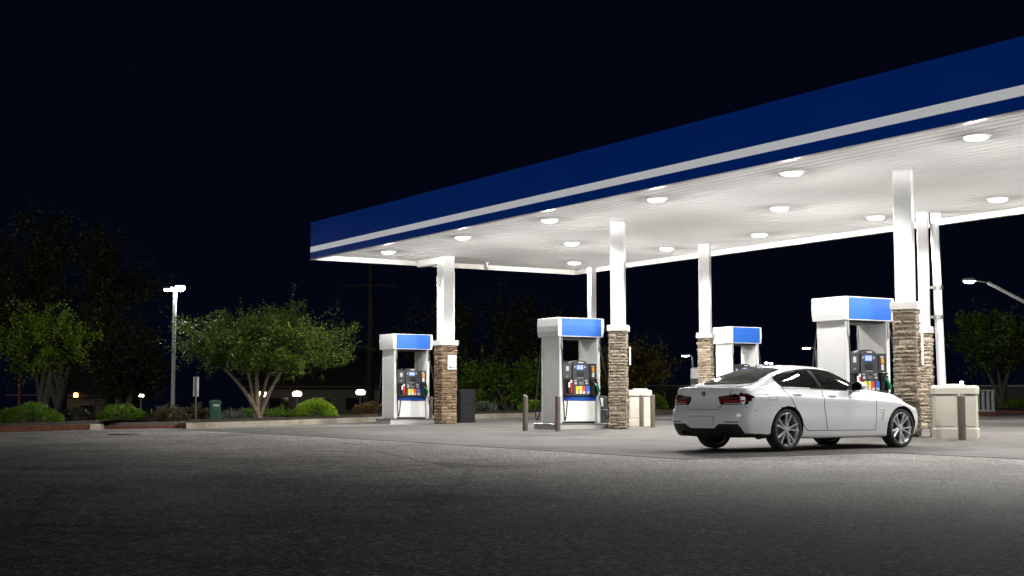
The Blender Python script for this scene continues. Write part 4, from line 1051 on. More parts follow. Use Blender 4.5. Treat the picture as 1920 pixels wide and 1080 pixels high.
for y in (.50, .475, .45, .432): m_.box(rearx(y, .855) - .006, rearx(y, .855) + .002, y - .008, y + .008, .844, .866, .002)
m_.build('model_badge', M['steel'], BL)
m_ = MB()
for i, y in enumerate(np.linspace(-.30, -.37, 5)): m_.box(rearx(y, .69) - .006, rearx(y, .69) + .002, y - .005, y + .005, .683, .697, .002)
m_.build('model_badge', M['steel'], BL)
m_ = MB()                                            # outline of the pressed plate panel on the lid
m_.tube([(rearx(y, z) - .0, y, z) for y, z in dens([(-.285, .86), (-.265, .70), (.265, .70), (.285, .86)], 6)], .0028, 6); m_.build('plate_panel_crease', M['grey_metal'], BL)
m_ = MB(); m_.box(.008, .020, -.255, .255, .395, .535, .006); m_.build('blank_plate', M['paint'], RB)
m_ = MB(); m_.tube([(rearx(y, z) + .004, y, z) for y, z in dens([(-.28, .39), (-.275, .54), (.275, .54), (.28, .39)], 5)], .005, 6); m_.build('plate_recess_edge', M['grey_metal'], RB)
for y in (-.42, .42):
    for dy in (-.045, .045):
        m_ = MB(); xx = rearx(y, .28) - .01; m_.lathe([(.036, -.10), (.040, -.10), (.040, .02), (.033, .02), (.031, -.09), (0, -.09)], 16, M4=Matrix.Translation((xx + .01, y + dy, .272)) @ Matrix.Rotation(-math.pi / 2, 4, 'Y')); m_.build('exhaust_tip', M['alloy_d'], car, True)
m_ = MB(); zf = ztop(1.36); m_.prism([(1.27, zf - .02), (1.50, zf + .01), (1.44, zf + .035), (1.33, zf + .055), (1.28, zf + .05)], -.018, .018, 'y'); m_.build('roof_fin', M['paint'], BS)
# rear window frame line
m_ = MB(); P_ = []
for y in np.linspace(-.58, .58, 25):
    x = .47 + .10 * (y / .6) ** 2; r = section(x)[::-1][:30]; P_.append((x, y, float(np.interp(abs(y), r[:, 0], r[:, 1])) + .001))
m_.tube(P_, .006, 6); m_.build('rear_window_seal', M['gap'], BS)
# floor, seats, dashboard
m_ = MB(); m_.box(.35, 4.3, -.50, .50, .20, .30, .02); m_.box(1.45, 3.4, -.78, .78, .20, .28, .02); m_.build('floor_pan', M['rubber'], car)
for sx, sy, wd in ((1.95, -.37, .25), (1.95, .37, .25), (1.32, 0, .60)):
    m_ = MB(); Mt = Matrix.Translation((sx, sy, .30))
    loft(m_, [rect_ring(.24, wd, .06, .05), rect_ring(.25, wd, .06, .20), rect_ring(.22, wd * .94, .06, .25)]); 
    Mb = Matrix.Translation((-.2, 0, .2)) @ Matrix.Rotation(R(-22), 4, 'Y'); o_ = len(m_.v)
    loft(m_, [rect_ring(.06, wd * .95, .04, 0), rect_ring(.09, wd, .05, .25), rect_ring(.06, wd * .85, .04, .54 if wd < .4 else .44)])
    for i in range(o_, len(m_.v)): m_.v[i] = tuple(Mb @ Vector(m_.v[i]))
    o_ = len(m_.v)
    for yy in ((0,) if wd < .4 else ()):
        rg = [rect_ring(.035, .12, .03, .56), rect_ring(.05, .14, .04, .66), rect_ring(.03, .10, .03, .74)]; loft(m_, [[(a, b + yy, c) for a, b, c in g_] for g_ in rg])
    for i in range(o_, len(m_.v)): m_.v[i] = tuple(Mb @ Vector(m_.v[i]))
    m_.v = [tuple(Mt @ Vector(v_)) for v_ in m_.v]; m_.build('seat', M['seat'], car)
m_ = MB(); m_.box(2.68, 3.02, -.74, .74, .62, .93, .08); m_.build('dashboard', M['seat'], car)
m_ = MB(); m_.tube([(2.52 + .06 * math.sin(a), .37 + .18 * math.cos(a), .88 + .17 * math.sin(a)) for a in np.linspace(0, 2 * math.pi, 25)], .014, 6, cap=False); m_.build('steering_wheel', M['seat'], car)
# wheels: built once facing -y, then copied
def rot_y_to(): return Matrix.Rotation(math.pi / 2, 4, 'X')   # lathe axis z -> -y
w0 = link('wheel', None, car)
Wm = rot_y_to()
m_ = MB(); m_.lathe([(.258, -.10), (.275, -.112), (.308, -.113), (.324, -.10), (.331, -.07), (.332, 0), (.331, .07), (.324, .10), (.308, .113), (.275, .112), (.258, .10), (.258, -.10)], 56, M4=Wm, cap=False); m_.build('tyre', M['tyre'], w0, True, angle=50)
rim = w0
m_ = MB(); m_.lathe([(.260, .112), (.267, .106), (.260, .095), (.248, .085), (.240, .04), (.234, -.08), (.260, -.10)], 56, M4=Wm, cap=False); m_.build('rim', M['alloy'], rim, True, angle=50)
m_ = MB(); m_.lathe([(0, -.02), (.236, -.02)], 40, M4=Wm); m_.lathe([(0, -.085), (.25, -.085)], 40, M4=Wm); m_.build('dark_well', M['rubber'], rim)
m_ = MB(); m_.lathe([(.06, .0), (.155, .0), (.155, .022), (.06, .022)], 40, M4=Wm, cap=False); m_.build('brake_disc', M['disc'], w0, True)
m_ = MB(); m_.box(.085, .165, -.07, .07, .0, .05, .012, M4=Wm); m_.build('brake_caliper', M['alloy_d'], w0)
for k in range(5):
    a = math.pi / 2 + k * 2 * math.pi / 5
    m_ = MB()
    for s in (-1, 1):                               # a pair of slim spokes that spread towards the rim
        Q = []
        for r_, off_, wd, zz in ((.045, .011, .014, .072), (.11, .021, .0125, .078), (.18, .038, .0125, .090), (.250, .057, .017, .100)):
            ca, sa = math.cos(a), math.sin(a); cxx = r_ * ca - s * off_ * sa; cyy = r_ * sa + s * off_ * ca
            tx, ty = -sa * wd, ca * wd
            Q.append([(cxx - tx, cyy - ty, zz), (cxx - tx * .6, cyy - ty * .6, zz + .007), (cxx + tx * .6, cyy + ty * .6, zz + .007), (cxx + tx, cyy + ty, zz), (cxx + tx, cyy + ty, zz - .03), (cxx - tx, cyy - ty, zz - .03)])
        n0 = len(m_.v); loft(m_, Q)
        for i in range(n0, len(m_.v)): m_.v[i] = tuple(Wm @ Vector(m_.v[i]))
    m_.build('spoke', M['alloy'], rim)
m_ = MB(); m_.lathe([(.062, .03), (.062, .074), (.05, .080), (.030, .080), (.028, .086), (.0, .088)], 30, M4=Wm); hub = m_.build('hub', M['alloy'], rim, True)
m_ = MB()
for k in range(5):
    a = math.pi / 2 + (k + .5) * 2 * math.pi / 5; m_.lathe([(.009, .07), (.009, .083), (0, .083)], 8, M4=Wm @ Matrix.Translation((.048 * math.cos(a), .048 * math.sin(a), 0)))
m_.build('wheel_bolts', M['alloy_d'], rim)
w0.location = (WX0, -.788, WZ); w0.rotation_euler = (0, R(10), 0)
for x, y, rz, ry in ((WX1, -.788, 0, 30), (WX0, .788, math.pi, 0), (WX1, .788, math.pi, 20)):
    w = copy_tree(w0, car); w.location = (x, y, WZ); w.rotation_euler = (0, R(ry), rz)

# ------------------------------------------------------------------ vegetation
LM = dict(
    main=leafmat('leaf_main', (.022, .060, .004), (.17, .27, .016)), lime=leafmat('leaf_lime', (.14, .26, .012), (.35, .52, .035)),
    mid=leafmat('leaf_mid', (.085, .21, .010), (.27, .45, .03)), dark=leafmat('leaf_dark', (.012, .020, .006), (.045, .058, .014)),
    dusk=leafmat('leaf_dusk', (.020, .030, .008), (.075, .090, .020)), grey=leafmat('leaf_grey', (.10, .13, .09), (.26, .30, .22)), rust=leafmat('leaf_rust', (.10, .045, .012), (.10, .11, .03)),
    gold=leafmat('leaf_gold', (.10, .12, .014), (.34, .25, .03)), flower=leafmat('petal_yellow', (.45, .30, .02), (.6, .45, .03)),
    rflower=leafmat('petal_red', (.30, .06, .02), (.35, .16, .03)), dry=leafmat('leaf_dry', (.08, .075, .03), (.17, .15, .06)))
def leaf_mesh(name, P, size, mat, flat=.5, aspect=.5, seed=0, up=.25, parent=None):
    """P: (n,3) leaf positions; one folded rhombic leaf at each."""
    rg = np.random.default_rng(seed); n = len(P)
    d = rg.normal(size=(n, 3)); d[:, 2] = d[:, 2] * flat + up * 0; d /= np.linalg.norm(d, axis=1)[:, None]
    u = rg.normal(size=(n, 3)); u[:, 2] += .8; w = np.cross(d, u); w /= np.linalg.norm(w, axis=1)[:, None] + 1e-9
    nrm = np.cross(d, w)
    L = size * rg.uniform(.6, 1.35, n)[:, None]; W = L * aspect * rg.uniform(.7, 1.2, n)[:, None]
    v = np.stack([P - d * L * .5, P + w * W * .5 + nrm * L * .06, P + d * L * .5 - nrm * L * .08, P - w * W * .5 + nrm * L * .06], 1).reshape(-1, 3)
    f = np.arange(n * 4).reshape(-1, 4)
    me = bpy.data.meshes.new(name); me.vertices.add(n * 4); me.vertices.foreach_set('co', v.ravel())
    me.loops.add(n * 4); me.loops.foreach_set('vertex_index', f.ravel()); me.polygons.add(n); me.polygons.foreach_set('loop_start', np.arange(n) * 4); me.polygons.foreach_set('loop_total', np.full(n, 4)); me.update(); me.validate()
    me.materials.append(mat); return link(name, me, parent)
def bezp(a, b, c, n=8): return [tuple((1 - t) ** 2 * a + 2 * t * (1 - t) * b + t * t * c) for t in np.linspace(0, 1, n)]
def tree(name, base, label, limbs, crown, nclump, nleaf, leaf, mat, bark, trunk_r, seed, droop=.0, wisp=.25, cat='tree', group=None, spread=.16, shell=.55, stray=.0):
    """base: foot; limbs: list of (dx,dy,dz) limb tips relative to the foot; crown: (cx,cy,cz,rx,ry,rz)."""
    rg = np.random.default_rng(seed); t = thing(name, tuple(base), 0, label, cat, group)
    mb = MB(); mt = MB(); limb_pts = []
    for i, tip in enumerate(limbs):
        tip = np.array(tip, float); foot = np.array([rg.normal() * trunk_r * (.9 if len(limbs) > 1 else 0), rg.normal() * trunk_r * (.5 if len(limbs) > 1 else 0), -.15])
        mid = foot + (tip - foot) * np.array([.28, .28, .55]) + rg.normal(size=3) * .05
        P = bezp(foot, mid, tip, 12); rr = list(np.linspace(trunk_r * 1.15, trunk_r * .42, 12)); rr[0] *= 1.25
        mb.tube(P, rr, 9); limb_pts += [(np.array(P[k]), rr[k]) for k in range(5, 12)]
    cx_, cy_, cz_, rx, ry, rz_ = crown; C = np.array([cx_, cy_, cz_]); RR = np.array([rx, ry, rz_]); LP = []
    for k in range(nclump):
        d = rg.normal(size=3); d /= np.linalg.norm(d); rad = shell + (1 - shell) * rg.random() ** .6
        lump = 1 + .16 * math.sin(3 * d[0] + seed) * math.cos(4 * d[2] + 2 * d[1])
        c = C + d * RR * rad * lump
        if rg.random() < wisp: c = C + d * RR * np.array([1.04, 1.0, .96]) * (1.02 + .30 * rg.random()) * lump
        ds = [np.linalg.norm((p - c) * [1, 1, .8]) for p, _ in limb_pts]; p, r0 = limb_pts[int(np.argmin(np.array(ds) + rg.random(len(ds)) * .5))]
        ctrl = (p + c) / 2 + np.array([0, 0, .25 * np.linalg.norm(c - p)]) * (1 - droop) + rg.normal(size=3) * .08
        path = np.array(bezp(p, ctrl, c - np.array([0, 0, droop * .2]), 10)); path[1:-1] += rg.normal(size=(8, 3)) * .025
        mt.tube([tuple(q) for q in path[::2]] + [tuple(path[-1])], list(np.linspace(min(r0 * .5, trunk_r * .3), .004, 6)), 5, cap=False)
        cl = rg.choice([.25, .6, 1.1, 1.9]) if rad < 1.2 else .5
        for s_ in range(4):                                     # side twigs
            a = path[int(rg.integers(4, 10))]; e = a + rg.normal(size=3) * spread * 1.6 + d * spread
            mt.tube([tuple(a), tuple((a + e) / 2 + rg.normal(size=3) * .02), tuple(e)], [.006, .004, .002], 4, cap=False)
            m = max(2, int(nleaf / 8 * cl)); tt = rg.random((m, 1)); LP.append(a + (e - a) * tt + rg.normal(size=(m, 3)) * spread * .35)
        m = max(3, int(nleaf / 2 * cl)); tt = .35 + .68 * rg.random(m) ** .8
        q = np.stack([np.interp(tt, np.linspace(0, 1, 10), path[:, j]) for j in range(3)], 1); LP.append(q + rg.normal(size=(m, 3)) * spread * .55)
    mb.build('trunk', bark, t, True, angle=80); mt.build('branches', M['twig'], t, True, angle=80)
    leaf_mesh('crown', np.concatenate(LP), leaf, mat, seed=seed, parent=t); return t
def foot(px, Y, dz=.13): x = (px - 960) / FPX * Y; return np.array([x, Y, gz(x, min(Y, 60)) + dz])
# multi-stemmed tree in the bed, lit by the canopy
tree('multi_stem_tree', foot(484, 47.5, .22), 'round-crowned tree with four pale splayed trunks standing behind the kerb',
     [(-1.25, -.1, 1.75), (-.5, .3, 2.0), (-.02, -.2, 2.2), (.55, .2, 2.0), (1.0, -.2, 1.75)], (.22, 0, 2.66, 2.48, 2.1, .98), 270, 135, .080, LM['main'], M['bark'], .085, 3, droop=.45, wisp=.38)
tree('street_tree', foot(84, 52, .2), 'small tree with bright green lower leaves left of the round-crowned tree', [(.02, 0, 1.9), (-.5, .2, 2.3), (.5, -.1, 2.5)], (-.25, 0, 2.75, 1.55, 1.4, 1.15), 110, 95, .10, LM['lime'], M['bark_d'], .12, 5, wisp=.42)
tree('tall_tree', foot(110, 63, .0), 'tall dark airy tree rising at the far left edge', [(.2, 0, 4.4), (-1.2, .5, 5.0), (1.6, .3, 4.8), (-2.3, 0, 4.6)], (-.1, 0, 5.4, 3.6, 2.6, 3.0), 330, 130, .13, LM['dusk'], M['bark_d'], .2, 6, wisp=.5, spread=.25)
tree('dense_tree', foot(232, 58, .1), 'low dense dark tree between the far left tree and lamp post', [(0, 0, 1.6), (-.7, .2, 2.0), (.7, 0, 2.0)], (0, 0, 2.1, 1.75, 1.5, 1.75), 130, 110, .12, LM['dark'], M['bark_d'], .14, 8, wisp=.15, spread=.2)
tree('broad_tree', foot(960, 60, .1), 'leafy green tree low behind the middle pump', [(-.8, 0, 1.2), (.5, .1, 1.5), (1.2, 0, 1.1), (-1.6, 0, .9)], (0, 0, 1.15, 2.1, 1.2, 1.0), 130, 110, .12, LM['mid'], M['bark_d'], .1, 9, wisp=.35, spread=.2, shell=.3)
tree('golden_tree', foot(1178, 63, .1), 'golden green tree behind the tan stone column and beige bin', [(-.6, 0, 1.6), (.5, .1, 1.9), (.1, 0, 2.2)], (.0, 0, 1.75, 1.65, 1.2, 1.1), 100, 100, .12, LM['gold'], M['bark_d'], .1, 10, wisp=.35, spread=.2)
tree('young_tree', foot(1878, 55, .2), 'dark leafy tree behind the railing at the right', [(-.2, 0, 1.6), (.6, .1, 1.9), (-.7, .1, 1.8)], (.1, 0, 2.35, 1.75, 1.4, 1.05), 130, 100, .11, LM['main'], M['bark_d'], .11, 12, wisp=.3)
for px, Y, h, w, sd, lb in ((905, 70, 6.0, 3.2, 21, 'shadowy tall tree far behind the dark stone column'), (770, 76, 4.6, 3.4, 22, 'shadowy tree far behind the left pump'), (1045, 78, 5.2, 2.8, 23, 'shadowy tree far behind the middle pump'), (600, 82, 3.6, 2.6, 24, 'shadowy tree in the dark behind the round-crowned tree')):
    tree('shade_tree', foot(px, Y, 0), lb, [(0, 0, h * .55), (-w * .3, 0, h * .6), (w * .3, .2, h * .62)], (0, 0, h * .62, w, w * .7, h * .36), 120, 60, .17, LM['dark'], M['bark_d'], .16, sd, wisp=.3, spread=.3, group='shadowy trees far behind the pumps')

def shrub(name, px, Y, rx, rz_, label, mat, n=2600, leaf=.07, seed=1, aspect=.5, dense=.75, flower=None, spiky=False, dz=.12, ry=None, lump=.10):
    rg = np.random.default_rng(seed); b = foot(px, Y, dz); t = thing(name, tuple(b), 0, label, 'shrub', 'shrubs in the planting beds'); ry = ry or rx * .8
    if spiky:
        P = []; m = n // 26
        mb = MB()
        for k in range(m):
            a = rg.uniform(0, 2 * math.pi); rr = math.sqrt(rg.random()); f_ = np.array([rr * rx * .55 * math.cos(a), rr * ry * .55 * math.sin(a), -.05])
            tip = f_ * [1.75, 1.75, 0] + rg.normal(size=3) * [.06, .06, 0] + [0, 0, rz_ * 1.5 * rg.uniform(.55, 1.15) * (1 - .35 * rr)]
            path = np.array(bezp(f_, (f_ + tip) / 2 + np.array([0, 0, .12]), tip, 6)); mb.tube([tuple(q) for q in path], [.006, .005, .005, .004, .003, .002], 4, cap=False)
            tt = rg.random(26) ** .7; P.append(np.stack([np.interp(tt, np.linspace(0, 1, 6), path[:, j]) for j in range(3)], 1) + rg.normal(size=(26, 3)) * .035)
        P = np.concatenate(P); mb.build('stems', M['bark_d'], t)
    else:
        d = rg.normal(size=(n, 3)); d[:, 2] = np.abs(d[:, 2]) * 1.0 - .25; d /= np.linalg.norm(d, axis=1)[:, None]
        ph = rg.uniform(0, 6, 6); lum = 1 + lump * (np.sin(5 * d[:, 0] + ph[0]) * np.cos(4 * d[:, 2] + ph[1]) + .7 * np.sin(9 * d[:, 1] + ph[2] + 7 * d[:, 0])) + rg.normal(size=n) * .035
        rad = np.where(rg.random(n) < dense, 1.0, rg.uniform(.55, 1, n)); P = d * [rx, ry, rz_] * (rad * lum)[:, None] + [0, 0, rz_ * .42]
        mb = MB()
        for k in range(9): a = rg.uniform(0, 6.28); mb.tube([(0, 0, -.08), (rx * .3 * math.cos(a), ry * .3 * math.sin(a), rz_ * .5), (rx * .75 * math.cos(a), ry * .7 * math.sin(a), rz_ * rg.uniform(.4, 1.1))], [.02, .012, .004], 5, cap=False)
        mb.build('stems', M['bark_d'], t)
    leaf_mesh('foliage', P, leaf, mat, seed=seed, aspect=aspect, parent=t)
    if flower is not None:
        k = rg.choice(len(P), max(10, len(P) // 14), replace=False); leaf_mesh('blossoms', P[k] * [1.04, 1.04, 1.05], leaf * .9, flower, seed=seed + 1, aspect=.9, parent=t)
    return t
shrub('rounded_shrub', 60, 44, .86, .46, 'wide clipped green shrub behind the red kerb at far left', LM['mid'], 4600, .065, 1, flower=None)
shrub('rounded_shrub', 147, 45, .56, .36, 'dim green shrub second from the left behind the red kerb', LM['dark'], 2600, .065, 2)
shrub('leafy_shrub', 228, 48.5, .72, .40, 'bright green spiky-leaved shrub past the end of the red kerb', LM['mid'], 3400, .085, 3, .4, lump=.16)
shrub('wild_shrub', 320, 48, .62, .42, 'straggly olive shrub around the lamp post base', LM['dry'], 2400, .07, 4, .4, spiky=True)
shrub('wild_shrub', 374, 46, .40, .40, 'straggly olive shrub beside the sign post', LM['dry'], 1500, .07, 5, .4, spiky=True)
shrub('low_shrub', 440, 47.5, .50, .28, 'low pale green plants left of the splayed trunks', LM['grey'], 1500, .06, 6, .45, spiky=True)
shrub('low_shrub', 465, 50, .45, .26, 'low green plants behind the splayed trunks', LM['mid'], 1500, .06, 7, .45, spiky=True)
shrub('low_shrub', 528, 49, .62, .30, 'low green plants right of the splayed trunks', LM['mid'], 2000, .06, 8, .45, spiky=True)
shrub('ball_shrub', 593, 47.8, .66, .46, 'bright lime clipped ball shrub behind the kerb', LM['lime'], 5200, .06, 9, lump=.04, dense=.85)
shrub('rust_shrub', 694, 51, .60, .34, 'rust and green flowering shrub left of the left pump', LM['rust'], 2600, .065, 10, flower=LM['rflower'])
shrub('silver_shrub', 908, 54.5, .46, .32, 'silvery leaved shrub right of the black bin', LM['grey'], 2400, .075, 11, .35)
shrub('lime_shrub', 1006, 56, .62, .32, 'yellow green shrub behind the left bollard of the middle pump', LM['lime'], 2800, .065, 12)
shrub('lime_shrub', 1234, 58, .36, .42, 'green shrub right of the smaller beige bin', LM['lime'], 2000, .07, 13)
shrub('lime_shrub', 1278, 60, .30, .40, 'green shrub peeping out beside the car tail', LM['lime'], 1400, .07, 14)
shrub('flower_bed_shrub', 1896, 55, .75, .30, 'low yellow flowering plants in the bed at far right', LM['mid'], 2600, .065, 15, flower=LM['flower'], spiky=True)

# ------------------------------------------------------------------ lamps and street furniture
def glow(name, parent, loc, radius, col, watts, mb=None):
    o = MB(); o.lathe([(0, -radius), (radius * .7, -radius * .7), (radius, 0), (radius * .7, radius * .7), (0, radius)], 12)
    area = 4 * math.pi * radius ** 2
    return o.build(name, emitter('lit_' + name, col, watts), parent, True, loc)
def post_lamp(px, py_head, Y, heads, label, col=(1, .97, .92), power=60., r=.07, base_dz=.1, pole='pole_w', arm=.28, name='lamp_post', hs=.26):
    b = foot(px, Y, base_dz); top = at(px, py_head, Y)[2]; h = top - b[2]
    t = thing(name, tuple(b), 0, label, 'street lamp', 'lit lamps around the lot'); 
    mb = MB(); mb.box(-r, r, -r, r, 0, h, .01); mb.build('pole', M[pole], t)
    mb = MB(); mb.box(-r * 2.6, r * 2.6, -r * 2.6, r * 2.6, -.2, .16, .02); mb.build('footing', M['kerb'], t)
    for i, (dx, dz, pw) in enumerate(heads):
        mb = MB(); mb.tube([(0, 0, h - .04), (dx, -.02, h + dz)], .03, 8); mb.build('arm', M['pole_g'], t)
        hx_ = dx + math.copysign(hs * .5, dx)
        mb = MB(); loft(mb, [rect_ring(hs, .15, .05, .0), rect_ring(hs, .15, .05, .035), rect_ring(hs * .8, .11, .05, .07)]); o = mb.build('lamp_head', M['pole_g'], t); o.location = (hx_, -.02, h + dz)
        mb = MB(); mb.lathe([(.12, -.001), (.115, -.035), (.08, -.06), (0, -.072)] if pw < 100 else [(.15, -.001), (.155, -.06), (.12, -.12), (.06, -.15), (0, -.16)], 14, M4=Matrix.Diagonal((1.5 if pw < 100 else 1.1, 1, 1, 1))); o = mb.build('lamp_lens', emitter('lamp_lens', col, pw), t, True, (hx_, -.02, h + dz))
    return t
post_lamp(326, 541, 49, [(-.12, -.03, 30.), (.10, .06, 520.)], 'twin-headed lamp post beside the round-crowned tree', hs=.16, r=.055, base_dz=.2)
def arm_lamp(px, py, Y, ppx, label, power=40., r=.07, name='street_lamp', rise=.15):
    hd = at(px, py, Y); b = foot(ppx, Y, 0.); t = thing(name, tuple(b), 0, label, 'street lamp', 'lit lamps around the lot')
    h = hd[2] - b[2]; dx = hd[0] - b[0]
    mb = MB(); mb.tube([(0, 0, -.1), (0, 0, h - .25), (dx * .1, 0, h - .02), (dx * .45, 0, h + rise * .3), (dx * .8, 0, h + .02)], [r, r * .8, r * .6, r * .5, r * .45], 10); mb.build('pole', M['pole_g'], t, True)
    s = math.copysign(1, dx); L_ = abs(dx) * .3 + .12
    mb = MB(); loft(mb, [rect_ring(L_ * .6, .12, .05, .0), rect_ring(L_ * .6, .12, .05, .05), rect_ring(L_ * .4, .08, .04, .09)]); o = mb.build('lamp_head', M['pole_g'], t); o.location = (dx, 0, h)
    mb = MB(); mb.lathe([(.13, -.001), (.12, -.03), (0, -.05)], 14, M4=Matrix.Diagonal((1.5, 1, 1, 1))); mb.build('lamp_lens', emitter('lamp_lens', (1, .96, .90), power), t, True, (dx, 0, h))
arm_lamp(1285, 667, 75, 1299, 'small street lamp on a curved arm left of the slim column', 30.)
arm_lamp(1512, 653, 70, 1531, 'street lamp on a curved arm left of the large pump', 30.)
# bright lamp reaching in from the right on a long raked arm
hd = at(1817, 527, 45); el = at(1852, 530, 45); fr = at(1990, 602, 45); b = foot(1990, 45, .1)
t = thing('street_lamp', tuple(b), 0, 'bright lamp on a long raked arm entering from the right edge', 'street lamp', 'lit lamps around the lot'); bv = Vector(b)
mb = MB(); mb.tube([Vector(el) - bv, Vector(fr) - bv], .055, 12); mb.tube([Vector(fr) - bv, Vector((0, 0, -.1))], .08, 12); mb.build('arm', M['pole_w'], t, True)
mb = MB(); mb.tube([Vector(hd) - bv + Vector((.1, 0, .03)), Vector(el) - bv], .025, 8); mb.build('bracket', M['pole_g'], t, True)
mb = MB(); loft(mb, [rect_ring(.2, .15, .07, .0), rect_ring(.2, .15, .07, .05), rect_ring(.1, .08, .04, .10)]); o = mb.build('lamp_head', M['pole_g'], t); o.location = Vector(hd) - bv
mb = MB(); mb.lathe([(.13, -.001), (.12, -.04), (.07, -.065), (0, -.075)], 14, M4=Matrix.Diagonal((1.35, 1, 1, 1))); o = mb.build('lamp_lens', emitter('lamp_lens', (1, .96, .90), 60.), t, True); o.location = Vector(hd) - bv
# small far lamps
def garden_lamp(px, py, Y, label, col=(1, .80, .50), power=11., s=1.0, hgt=None):
    c = at(px, py, Y); gz_ = gz(np.clip(c[0], -20, 20), 60) - .1; t = thing('garden_lamp', (c[0], c[1], gz_), 0, label, 'lamp', 'lit lamps around the lot'); h = c[2] - gz_
    mb = MB(); mb.tube([(0, 0, 0), (0, 0, h - .12 * s)], .045, 8); mb.build('post', M['pole_g'], t, True)
    mb = MB(); mb.lathe([(.34 * s, -.13 * s), (.34 * s, -.11 * s), (.05, -.09 * s), (.05, -.13 * s)], 20); mb.build('dish', M['wall_d'], t, True, (0, 0, h))
    mb = MB(); mb.lathe([(.15 * s, -.10 * s), (.21 * s, -.03 * s), (.21 * s, .05 * s), (.14 * s, .12 * s), (0, .14 * s)], 16); mb.build('globe', emitter('garden_globe', col, power), t, True, (0, 0, h))
garden_lamp(492, 740, 66, 'glowing globe lamp seen between the splayed trunks')
garden_lamp(557, 739, 66, 'glowing globe lamp above the lime ball shrub')
garden_lamp(676, 736, 66, 'glowing globe lamp left of the left pump')
garden_lamp(265, 742, 70, 'small pale lantern in the dark left of the lamp post', (1, .93, .8), 14., .6)
garden_lamp(607, 690, 90, 'tiny white lamp showing below the round crown', (1, .97, .92), 18., .7)
garden_lamp(627, 720, 95, 'tiny warm lamp below and right of the round crown', (1, .8, .55), 9., .4)
garden_lamp(1437, 681, 95, 'tiny white lamp just above the car roof', (1, .96, .9), 16., .5)
garden_lamp(1446, 682, 97, 'second tiny white lamp above the car roof', (1, .96, .9), 18., .5)
garden_lamp(1803, 717, 70, 'tiny white lamp over the large beige bin', (1, .96, .9), 16., .4)
garden_lamp(1620, 706, 85, 'tiny orange lamp between large pump and column', (1, .5, .1), 8., .4)
# sign post seen edge on from behind, green utility pedestal
b = foot(369, 45.2, .13); t = thing('sign_post', tuple(b), R(12), 'narrow white sign on a grey post beside the green pedestal', 'sign')
mb = MB(); mb.box(-.022, .022, -.018, .018, -.1, 1.45, .006); mb.build('post', M['steel'], t)
mb = MB(); mb.box(-.085, .085, .02, .026, .82, 1.42, .002); mb.build('plate', M['pole_w'], t)
b = foot(405, 45.6, .13); t = thing('utility_pedestal', tuple(b), R(10), 'green metal utility pedestal standing in the bed', 'utility box')
mb = MB(); loft(mb, [rect_ring(.17, .15, .04, -.05), rect_ring(.17, .15, .04, .58)]); mb.build('body', M['util_green'], t)
mb = MB(); loft(mb, [rect_ring(.185, .165, .045, .57), rect_ring(.185, .165, .045, .64), rect_ring(.16, .14, .05, .685), rect_ring(.11, .09, .05, .70)]); mb.build('cap', M['util_green'], t)
mb = MB(); mb.box(-.06, .13, -.158, -.149, .50, .56, .002); mb.build('label_plate', M['palegrey'], t)
mb = MB(); mb.box(-.02, .06, -.17, -.149, .40, .46, .006); mb.build('latch', M['steel'], t)
# utility pole
b = foot(695, 64, -.1); t = thing('utility_pole', tuple(b), 0, 'dark wooden utility pole with crossarm left of the canopy column', 'utility pole')
ht = at(695, 470, 64)[2] - b[2]
mb = MB(); mb.tube([(0, 0, -.2), (.02, 0, ht)], [.16, .12], 12); mb.build('pole', M['wood_pole'], t, True)
mb = MB(); zc_ = at(695, 536, 64)[2] - b[2]; mb.box(-1.2, 1.1, -.16, -.05, zc_ - .05, zc_ + .06, .01); mb.build('crossarm', M['wood_pole'], t)
# grey railing and white cabinet
c = at(1841, 768, 46.5); z = gz(c[0], c[1]) + .15; t = thing('railing', (c[0] - .42, c[1], z), 0, 'grey metal railing of vertical bars beside the large beige bin', 'railing')
for i in range(6):
    mb = MB(); mb.box(-.045, .045, -.03, .03, 0, .66, .008); o = mb.build('bar', M['pole_g'], t); o.location = (i * .155, 0, 0)
for zz in (.02, .66): mb = MB(); mb.box(-.06, .84, -.04, .04, zz, zz + .05, .008); mb.build('rail', M['pole_g'], t)
c = at(1308, 775, 52); z = gz(c[0], c[1]); t = thing('air_machine', (c[0], c[1], z), R(-20), 'white service cabinet peeping out left of the slim column', 'cabinet')
mb = MB(); mb.box(-.2, .2, -.2, .2, 0, 1.7, .04); mb.build('housing', M['white'], t)
mb = MB(); mb.box(-.205, .205, -.206, -.19, 1.1, 1.32, .004); mb.build('black_band', M['black'], t)
# ------------------------------------------------------------------ far buildings
def house(px0, px1, Y, h, depth, label, wall, lit=None, roof_over=.6, wins=()):
    x0 = (px0 - 960) / FPX * Y; x1 = (px1 - 960) / FPX * Y; z = gz(np.clip((x0 + x1) / 2, -20, 20), 60) - .3
    t = thing('house', ((x0 + x1) / 2, Y, z), 0, label, 'building'); w = (x1 - x0) / 2
    mb = MB(); mb.box(-w, w, 0, depth, 0, h); mb.build('wall', wall, t)
    mb = MB(); mb.prism([(-roof_over, h + .05), (depth / 2, h + depth * .2), (depth + roof_over, h + .05), (depth + roof_over, h + .15), (depth / 2, h + depth * .2 + .12), (-roof_over, h + .15)], -w - .4, w + .4, 'x'); mb.build('roof', M['roof_d'], t)
    for u, wz, ww, wh in wins:
        mb = MB(); mb.box(u * w - ww / 2, u * w + ww / 2, -.04, .03, wz, wz + wh, .01); f = mb.build('window', M['dgrey'], t)
        mb = MB(); mb.box(u * w - ww / 2 + .06, u * w + ww / 2 - .06, -.046, -.03, wz + .06, wz + wh - .06); mb.build('pane', M['gloss_black'], f)
    return t
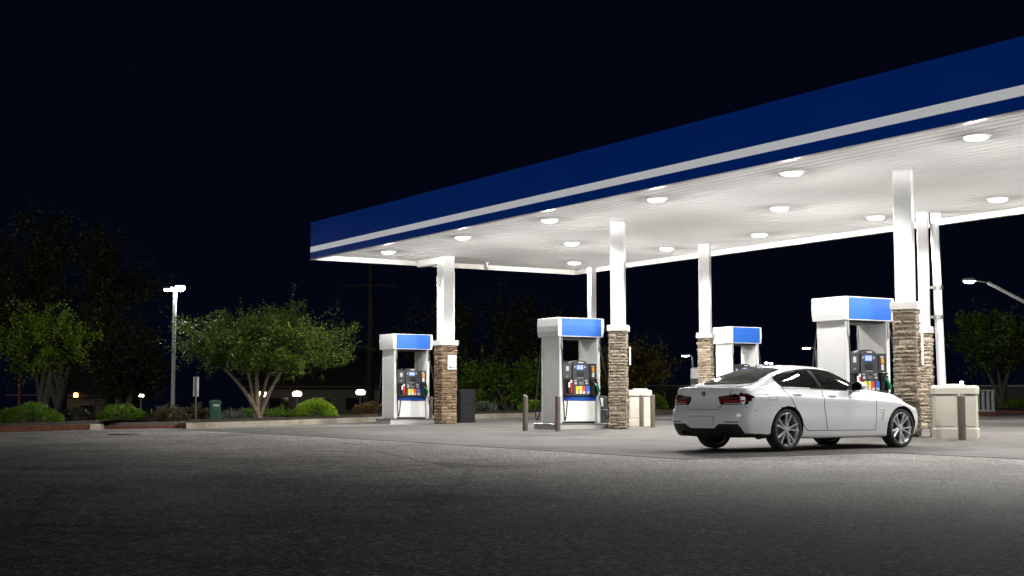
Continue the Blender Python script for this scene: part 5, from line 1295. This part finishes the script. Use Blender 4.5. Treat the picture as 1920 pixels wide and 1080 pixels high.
house(470, 712, 70, 1.55, 8, 'low dim stucco building behind the round-crowned tree', M['wall_d'], wins=((-.55, .5, 1.0, .7), (.1, .5, 1.0, .7), (.62, .5, 1.0, .7)))
house(118, 205, 74, 1.2, 7, 'low building lit orange under its eave at far left', M['wall_d'], wins=((.1, .3, .8, .6),))
# orange porch light of the left building, orange-lit post and pale fence wall
c = at(142, 741, 73.4); t = thing('porch_lamp', tuple(c), 0, 'orange porch lamp under the eave of the far left building', 'lamp', 'lit lamps around the lot')
mb = MB(); mb.box(-.1, .1, 0, .5, .10, .14, .01); mb.build('bracket', M['pole_g'], t)
mb = MB(); mb.lathe([(.09, -.08), (.13, .0), (.09, .08), (0, .1)], 12); mb.build('globe', emitter('porch_globe', (1, .42, .07), 45.), t, True)
c = at(36, 760, 68); t = thing('carport_post', (c[0], c[1], gz(-20, 60) - .2), 0, 'thin orange-lit carport frame at far left', 'carport')
mb = MB(); mb.box(-.05, .05, -.05, .05, 0, 2.1, .01); mb.build('post', M['kerb_red'], t)
mb = MB(); mb.box(-.6, 2.9, -.04, .04, 1.18, 1.24, .01); mb.build('rail', M['kerb_red'], t)
c = at(-60, 715, 66); t = thing('garden_lamp', (c[0], c[1], gz(-20, 60)), 0, 'orange lamp just outside the left edge by the carport', 'lamp', 'lit lamps around the lot')
mb = MB(); mb.tube([(0, 0, 0), (0, 0, c[2] - gz(-20, 60))], .05, 8); mb.build('post', M['pole_g'], t)
mb = MB(); mb.lathe([(0, -.1), (.12, 0), (0, .12)], 12); mb.build('globe', emitter('porch_globe', (1, .42, .07), 30.), t, True, (0, 0, c[2] - gz(-20, 60)))
# boundary wall across the back
x0, x1 = (660 - 960) / FPX * 86, (2100 - 960) / FPX * 86
t = thing('boundary_wall', ((x0 + x1) / 2, 86, .0), 0, 'long low dark boundary wall behind the trees', 'wall')
for k in range(10):
    mb = MB(); w = (x1 - x0) / 10; mb.box(-w / 2 + .01, w / 2 - .01, -.1, .1, 0, 1.75, .01); o = mb.build('wall_panel', M['wall_d'], t); o.location = (-(x1 - x0) / 2 + w * (k + .5), 0, 0)
mb = MB(); mb.box(-(x1 - x0) / 2, (x1 - x0) / 2, -.14, .14, 1.752, 1.82, .01); mb.build('coping', M['cap'], t)
